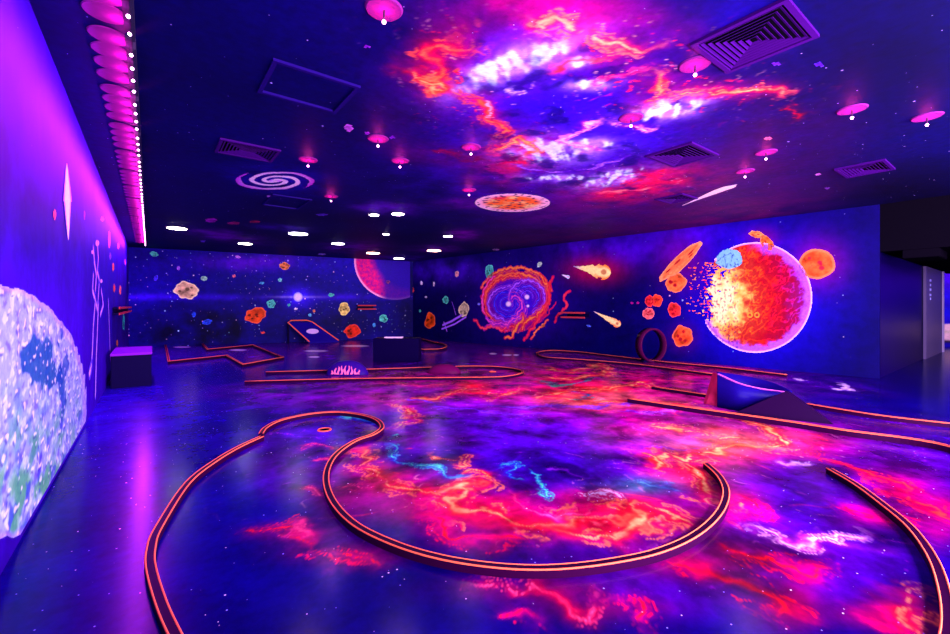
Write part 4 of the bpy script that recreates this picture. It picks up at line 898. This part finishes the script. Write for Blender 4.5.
# ramp obstacle with curling bank
p = at(713, 405); dep = p.x * FW[0] + p.y * FW[1]
def near(px, py, d):     # point seen at a pixel at a given depth
    return Vector(((FW[0] + RT[0] * (px - CX) / FPX) * d, (FW[1] + RT[1] * (px - CX) / FPX) * d, HC + (HY - py) / FPX * d))
ro = empty('ramp_obstacle', (p.x, p.y, 0)); tag(ro, 'dark curling bank and ramp with a pink fin behind the long straight rail', 'golf obstacle')
def sheet(name, lo, hi, mat, t=.03, n=10):
    a = catmull(lo, n); b = catmull(hi, n); o3 = Vector((p.x, p.y, 0)); V = []; F = []; m = len(a)
    for i in range(m):
        d = (a[min(i + 1, m - 1)] - a[max(i - 1, 0)]); nn = Vector((-d.y, d.x, 0)).normalized() * t
        V += [a[i] - o3, b[i] - o3, b[i] - o3 + nn, a[i] - o3 + nn]
    for i in range(m - 1):
        for q in range(4): F.append((i * 4 + q, i * 4 + (q + 1) % 4, (i + 1) * 4 + (q + 1) % 4, (i + 1) * 4 + q))
    F += [(3, 2, 1, 0), tuple((m - 1) * 4 + q for q in range(4))]
    return mesh_obj(name, V, F, mat, ro, True)
g = lambda x, y: at(x, y, 0.0)
navyg = plain('bank_navy_gloss', lin(14, 3, 90), .35)
# far bank, near bank, ramp wedge, fin
def over(px, py, ground):  # raise a ground point up to where it meets the pixel row
    d = ground.x * FW[0] + ground.y * FW[1]; return Vector((ground.x, ground.y, HC + (HY - py) / FPX * d))
lo = [g(717, 407), g(738, 411), g(760, 412), g(786, 411)]; hi = [over(0, 374, lo[0]), over(0, 383, lo[1]), over(0, 388.5, lo[2]), over(0, 392, lo[3])]
mid = [l.lerp(h, .48) for l, h in zip(lo, hi)]
sheet('near_bank', lo, hi, navyg)
lo2 = [g(718, 398), g(745, 398), g(770, 401), g(790, 406)]; hi2 = [over(0, 372, lo2[0]), over(0, 376, lo2[1]), over(0, 382, lo2[2]), over(0, 391, lo2[3])]
sheet('far_bank', lo2, hi2, navyg)
tp = sheet('bank_top_edge', [h - Vector((0, 0, .012)) for h in hi], [h + Vector((0, 0, .006)) for h in hi], plain('edge_pink', lin(190, 80, 190), .35), .034)
o3 = Vector((p.x, p.y, 0))
w0, w1, w2 = g(732, 414), g(834, 424.5), g(824, 416); ap = over(0, 391, g(786, 417)); ap2 = over(0, 391.5, g(790, 410)); w3 = g(760, 408)
V = [v - o3 for v in (w0, w1, w2, w3, ap, ap2)]
mesh_obj('ramp_wedge', V, [(0, 1, 4), (1, 2, 5, 4), (2, 3, 5), (0, 4, 5, 3), (0, 3, 2, 1)], plain('ramp_dark', lin(20, 1, 34), .4), ro)
f0, f1, f2, f3 = g(706, 404), g(720, 407), over(0, 374, g(718, 405)), over(0, 373, g(715, 404))
dv = Vector((FW[0], FW[1], 0)) * .06
V = [v - o3 for v in (f0, f1, f2, f3)] + [v - o3 + dv for v in (f0, f1, f2, f3)]
mesh_obj('fin', V, [(0, 1, 2, 3), (7, 6, 5, 4), (0, 4, 5, 1), (1, 5, 6, 2), (2, 6, 7, 3), (3, 7, 4, 0)], plain('fin_pink', lin(190, 40, 84), .5, grain=.7, scale=9), ro)

# inclined ramp before the back wall
bl, br = at(309.5, 343.4), at(338.7, 342)
def leaning(pxx, pyy, yy):
    k = (pxx - CX) / FPX; d = yy / (FW[1] + RT[1] * k); return Vector(((FW[0] + RT[0] * k) * d, yy, HC + (HY - pyy) / FPX * d))
tl = leaning(288, 322.5, 16.66)
run = tl.y - bl.y; tr = leaning(312.6, 322.5, 16.5); tr.z = tl.z
rp = empty('inclined_ramp', ((bl + br) / 2)); tag(rp, 'steep navy ramp board edged in orange, leaning up towards the back wall', 'golf ramp')
o4 = Vector(rp.location)
dn = Vector((0, 0, -.05))
V = [v - o4 for v in (bl + Vector((0, 0, .05)), br + Vector((0, 0, .05)), tr, tl)] + [v - o4 for v in (bl, br, tr + dn, tl + dn)]
mesh_obj('ramp_board', V, [(0, 1, 2, 3), (7, 6, 5, 4), (0, 4, 5, 1), (1, 5, 6, 2), (2, 6, 7, 3), (3, 7, 4, 0)], plain('ramp_navy', lin(24, 6, 130), .35), rp)
def tube(name, pts, r, mat, parent, k=8):
    V, F = [], []
    for i, q in enumerate(pts):
        d = (pts[min(i + 1, len(pts) - 1)] - pts[max(i - 1, 0)]).normalized(); u = d.orthogonal().normalized() if i == 0 else (u - d * u.dot(d)).normalized(); v = d.cross(u)
        for j in range(k): V.append(q + u * r * math.cos(2 * math.pi * j / k) + v * r * math.sin(2 * math.pi * j / k))
    for i in range(len(pts) - 1):
        for j in range(k): F.append((i * k + j, i * k + (j + 1) % k, (i + 1) * k + (j + 1) % k, (i + 1) * k + j))
    F += [tuple(range(k))[::-1], tuple((len(pts) - 1) * k + j for j in range(k))]
    return mesh_obj(name, V, F, mat, parent, True)
L_ = [v - o4 for v in (bl + Vector((0, 0, .06)), tl, tl.lerp(tr, .15) + Vector((0, .12, .07)), tl.lerp(tr, .8) + Vector((0, .12, .07)), tr, br + Vector((0, 0, .06)))]
tube('edge_strip', L_, .022, M['rail_edge'], rp)
for q in (tl, tr):
    bm = bmesh.new(); c = (q - o4); box(bm, c.x - .03, c.x + .03, c.y - .08, c.y - .02, 0, max(c.z - .08, .1)); bm_obj('leg', bm, M['darknavy'], rp)
bm = bmesh.new(); cyl(bm, .22, .22, .012, (0, 0, 0), 32); ov = bm_obj('painted_oval', bm, plain('pale_oval', lin(225, 190, 250), .4), rp)
mid = (bl + br + tl + tr) / 4 - o4
nrm = (br - bl).cross(tl + tr - bl - br).normalized(); nrm = -nrm if nrm.z < 0 else nrm
ov.location = mid + nrm * .03 + Vector((0, 0, .022)); ov.rotation_euler = nrm.to_track_quat('Z', 'Y').to_euler(); ov.scale = (1, .5, 1)

# ---- blocks
b0 = at(373, 362.4); b1 = at(418.7, 362.4)
ang = -TH; wdt = (b1 - b0).length
blk = empty('low_block', (b0 + b1) / 2, ang); tag(blk, 'dark navy block with pale strip on top in the middle distance', 'block')
hb = HC - (338.5 - HY) / FPX * (b0.x * FW[0] + b0.y * FW[1])
bm = bmesh.new(); box(bm, -wdt / 2, wdt / 2, 0, .5, 0, hb); bm_obj('block_body', bm, M['darknavy'], blk, bevel=.012)
bm = bmesh.new(); box(bm, -wdt * .28, wdt * .12, .12, .32, hb, hb + .025); bm_obj('top_strip', bm, plain('pale_strip', lin(230, 200, 240), .4), blk, bevel=.005)
bn = empty('bench_box', (-.15, 9.5, 0)); tag(bn, 'dark box bench against the left wall with violet top', 'bench')
bm = bmesh.new(); box(bm, -.36, .17, -.35, 1.0, 0, .53); bm_obj('bench_body', bm, M['darknavy'], bn, bevel=.01)
bm = bmesh.new(); box(bm, -.37, .18, -.37, 1.02, .53, .57); bm_obj('bench_top', bm, plain('bench_violet', lin(120, 20, 170), .3), bn, bevel=.008)

def wall_shelf(surf, x0, x1, y0, y1, label):
    a0, zt = surf.from_px(x0, y0); a1, _ = surf.from_px(x1, y0); _, zb = surf.from_px((x0 + x1) / 2, y1)
    if a0 > a1: a0, a1 = a1, a0
    c = surf.to3((a0 + a1) / 2, zb, .0); rz = math.atan2(surf.u[1], surf.u[0]); sg = 1 if (-surf.u[1] * surf.n[0] + surf.u[0] * surf.n[1]) > 0 else -1
    r = empty('wall_shelf', tuple(c), rz); tag(r, label, 'shelf'); hw = (a1 - a0) / 2; D = (.10 if surf is LEFT else .32) * sg
    for z in (0, zt - zb):
        bm = bmesh.new(); box(bm, -hw, hw, min(.008 * sg, D), max(.008 * sg, D), z - .02, z + .02); bm_obj('board', bm, M['darknavy'], r)
        bm = bmesh.new(); box(bm, -hw, hw, min(D, D + .015 * sg), max(D, D + .015 * sg), z - .022, z + .022); bm_obj('edge_strip', bm, plain('shelf_edge', lin(170, 50, 60), .4), r)
    bm = bmesh.new(); box(bm, -hw * .9, hw * .9, .008 * sg if sg > 0 else -.03, .03 if sg > 0 else -.008, 0, zt - zb); bm_obj('back_plate', bm, M['darknavy'], r)
wall_shelf(RIGHT, 567, 591, 312.5, 317.2, 'dark wall shelf with two orange edges right of the spiral nebula')
wall_shelf(BACK, 356, 374, 305.5, 309, 'small red-edged wall shelf right of the yellow asteroid')
wall_shelf(LEFT, 112, 127, 308, 312.5, 'small orange-edged shelf on the left wall above the bench')
# dark cabinet by the right wall
q0 = at(541, 346.5); q1 = at(566, 348)
cb = empty('low_cabinet', tuple((q0 + q1) / 2), math.atan2(RIGHT.u[1], RIGHT.u[0])); tag(cb, 'low dark cabinet with a thin orange edge under the spiral nebula', 'cabinet')
hw = (q1 - q0).length / 2; hz = HC - (330 - HY) / FPX * (q0.x * FW[0] + q0.y * FW[1])
bm = bmesh.new(); box(bm, -hw, hw, 0, .3, 0, hz - .03); bm_obj('cabinet_body', bm, M['darknavy'], cb, bevel=.01)
bm = bmesh.new(); box(bm, -hw, hw, -.02, .3, hz - .03, hz); bm_obj('cabinet_top', bm, plain('cabinet_edge', lin(120, 40, 60), .4), cb)

# ================================================================== CEILING FITTINGS
def vent(corners, label, nested=7, cat='air vent', name='ceiling_vent'):
    P = [at(x, y, CEIL) for x, y in corners]; xs = sorted(q.x for q in P); ys = sorted(q.y for q in P)
    x0, x1 = (xs[0] + xs[1]) / 2, (xs[2] + xs[3]) / 2; y0, y1 = (ys[0] + ys[1]) / 2, (ys[2] + ys[3]) / 2
    r = empty(name, ((x0 + x1) / 2, (y0 + y1) / 2, CEIL)); tag(r, label, cat); hx, hy = (x1 - x0) / 2, (y1 - y0) / 2
    def frame(nm, sx, sy, w, z0, z1, mat, slope=0, par=None):
        V, F = [], []
        for (ex, ey, z) in ((sx, sy, z0), (sx, sy, z1), (sx - w, sy - w, z1 + slope), (sx - w, sy - w, z0 + slope)):
            V += [(-ex, -ey, z), (ex, -ey, z), (ex, ey, z), (-ex, ey, z)]
        for j in range(4):
            for i in range(4): F.append((j * 4 + i, j * 4 + (i + 1) % 4, ((j + 1) % 4) * 4 + (i + 1) % 4, ((j + 1) % 4) * 4 + i))
        return mesh_obj(nm, V, F, mat, par or r)
    of_ = frame('outer_frame', hx, hy, .035, -.022, -.001, M['vent'] if nested else M['hatch'])
    if nested:
        bm = bmesh.new(); box(bm, -hx + .02, hx - .02, -hy + .02, hy - .02, -.006, -.002); bm_obj('backing', bm, M['black'], r)
        m = min(hx, hy); st = (m - .05) / nested
        for k in range(nested): frame('louvre', hx - .05 - k * st, hy - .05 - k * st, st * .45, -.018, -.014, M['vent'], .008, of_)
    return r
vent([(690, 42), (727, 72), (821, 33), (787, -3)], 'large rectangular air vent with nested louvres at the top right', 7)
vent([(650, 155), (692, 140), (717, 154), (672, 167)], 'air vent beside the red cloud in the middle right of the ceiling', 6)
vent([(219, 137), (282, 150), (270, 162), (216, 150)], 'dark air vent above the pink spiral galaxy', 6)
vent([(834, 170), (880, 158), (898, 166), (850, 178)], 'dim black air vent near the right end of the ceiling', 6)
vent([(659, 202), (674, 190), (692, 196), (680, 204)], 'small dark vent beside the long white comet', 5)
vent([(273, 57), (361, 86), (336, 111), (257, 91)], 'faint outlined access hatch on the upper left of the ceiling', 0, 'access hatch', 'access_hatch')
vent([(262, 200), (278, 193), (308, 200), (296, 212)], 'faint small hatch beyond the pink spiral galaxy', 0, 'access hatch', 'access_hatch')

def spot(px, py, label, e=2.4, drop=.085, az=None):
    p = at(px, py, CEIL - drop); r = empty('ceiling_spotlight', (p.x, p.y, CEIL)); tag(r, label, 'spotlight', None)
    bm = bmesh.new(); cyl(bm, .11, .12, .010, (0, 0, -.011), 32); bm_obj('halo_disc', bm, M['plate'], r)  # added disc that catches the bulb's pink halo on the dark ceiling
    bm = bmesh.new(); cyl(bm, .006, .006, drop - .02, (0, 0, -drop + .01), 10); st_ = bm_obj('stem', bm, M['lampblack'], r)
    bm = bmesh.new(); bmesh.ops.create_uvsphere(bm, u_segments=16, v_segments=10, radius=.013, matrix=Matrix.Translation((0, 0, -drop))); bm_obj('bulb', bm, M['bulb'], st_, True)
    lamp('POINT', 'spot_glow', (p.x, p.y, CEIL - drop + .012), e, (1.0, .02, .30), .02)
    lamp('SPOT', 'spot_beam', (p.x, p.y, CEIL - drop - .03), 18, (.75, .35, 1.0), .08, (p.x, p.y, 0), spot_size=math.radians(165), spot_blend=.7)
    return r
for px, py, lb in [(384, 22, 'ceiling spotlight nearest the camera, top centre-left of the ceiling'), (378, 146, 'left one of the pair of spotlights in the middle of the ceiling'), (400, 167, 'right one of the close pair, lower than its neighbour'),
                   (471, 154, 'ceiling spotlight at the left edge of the red cloud'), (308, 166, 'ceiling spotlight right above the pink spiral galaxy'), (695, 75, 'spotlight at the near corner of the large air vent'),
                   (852, 118, 'spotlight in the dark upper right of the ceiling'), (927, 125, 'ceiling spotlight farthest right, at the edge of the picture'), (766, 159, 'larger one of two spotlights before the right mural'), (745, 177, 'small spotlight just beyond the long comet'),
                   (631, 126, 'spotlight inside the violet painted cloud'), (469, 195, 'tiny spotlight left of the speckled disc planet'), (331, 201, 'tiny spotlight beyond the pink spiral galaxy')]:
    spot(px, py, lb)

# ---- round flush lights over the far half of the hall
for px, py, rx, c, lb in [(177, 227.5, 11, (1, .85, .75), 'round flush ceiling light farthest left over the hall'), (245, 243, 8, (1, .9, .8), 'small round ceiling light just before the back wall, above the orange asteroid'), (298, 233, 13, (.85, .75, 1), 'widest pale violet round ceiling light, beyond the pink spiral galaxy'),
                          (338, 243, 8, (.8, .7, 1), 'pale violet round ceiling light right of the widest one'), (373, 252.5, 9, (1, .45, .35), 'peach round ceiling light above the magenta crescent planet'), (374, 214, 6, (1, .8, .85), 'left light of the closest pair of round ceiling lights'),
                          (398, 213, 8, (1, .6, .95), 'right light of the closest pair of round ceiling lights'), (386, 233.5, 4.2, (.8, .6, .9), 'smallest round ceiling light, below the close pair'), (448, 235.5, 6, (.8, .65, 1), 'pale round ceiling light beyond the speckled disc planet'),
                          (434, 250, 10, (1, .5, .4), 'peach round ceiling light nearest the corner of the two walls'), (399, 258, 6.5, (.95, .8, 1), 'white round ceiling light against the back corner')]:
    q = at(px, py, CEIL); dep = q.x * FW[0] + q.y * FW[1]; R_ = min(rx / FPX * dep, .3) * .85
    r_ = empty('ceiling_light', q); tag(r_, lb, 'ceiling light', 'round flush ceiling lights at the far end')
    bm = bmesh.new(); cyl(bm, R_, R_ + .01, .02, (0, 0, -.022), 32); bm_obj('trim_ring', bm, M['lampblack'], r_)
    bm = bmesh.new(); cyl(bm, R_ * .9, R_ * .9, .006, (0, 0, -.028), 32); bm_obj('diffuser', bm, plain('light_diffuser', c, .4, emit=(*c, 14.0)), r_)

# ---- row of UV lamps along the left of the ceiling
XS = -.13
def led_bar(y0, n, step, label, first):
    r = empty('led_light_bar', (XS, y0, CEIL)); tag(r, label, 'light bar', 'row of light bars along the ceiling beside the left wall')
    L = (n - 1) * step
    bm = bmesh.new(); box(bm, .03, .05, -step * .45, L + step * .45, -.085, -.001); bm_obj('valance', bm, M['lampblack'], r, bevel=.003)
    bm = bmesh.new(); box(bm, -.01, .03, -step * .45, L + step * .45, -.02, -.001); ms_ = bm_obj('mount_strip', bm, M['lampblack'], r)
    for i in range(n):
        bm = bmesh.new(); cyl(bm, .112, .118, .006, (-.10, i * step - .02, -.008 - .0008 * (i % 2)), 32); bm_obj('pool_disc', bm, M['plate'], r)  # added disc that shows the bulb's pink pool of light
        bm = bmesh.new(); bmesh.ops.create_uvsphere(bm, u_segments=12, v_segments=8, radius=.0115, matrix=Matrix.Translation((.022, i * step, -.085))); bm_obj('led_bulb', bm, M['led'], ms_, True)
ys = 3.0; i = 0; order = ['nearest', 'second', 'third', 'fourth', 'fifth', 'sixth', 'seventh', 'eighth', 'ninth', 'tenth', 'eleventh', 'twelfth', 'thirteenth', 'farthest']
while ys < 16.2 and i < 14:
    led_bar(ys, 4, .22, '%s of the dark light bars with four pink bulbs, counted from the near end' % order[i], i == 0)
    for k in range(4): lamp('POINT', 'led_glow', (XS - .035, ys + k * .22, CEIL - .055), .9, (1.0, .03, .60), .015)
    lamp('AREA', 'led_wash', (XS - .02, ys + .33, CEIL - .09), 22, (.46, .02, 1.0), .8, (-.9, ys + .33, 1.9), size_y=.05)
    ys += .96; i += 1
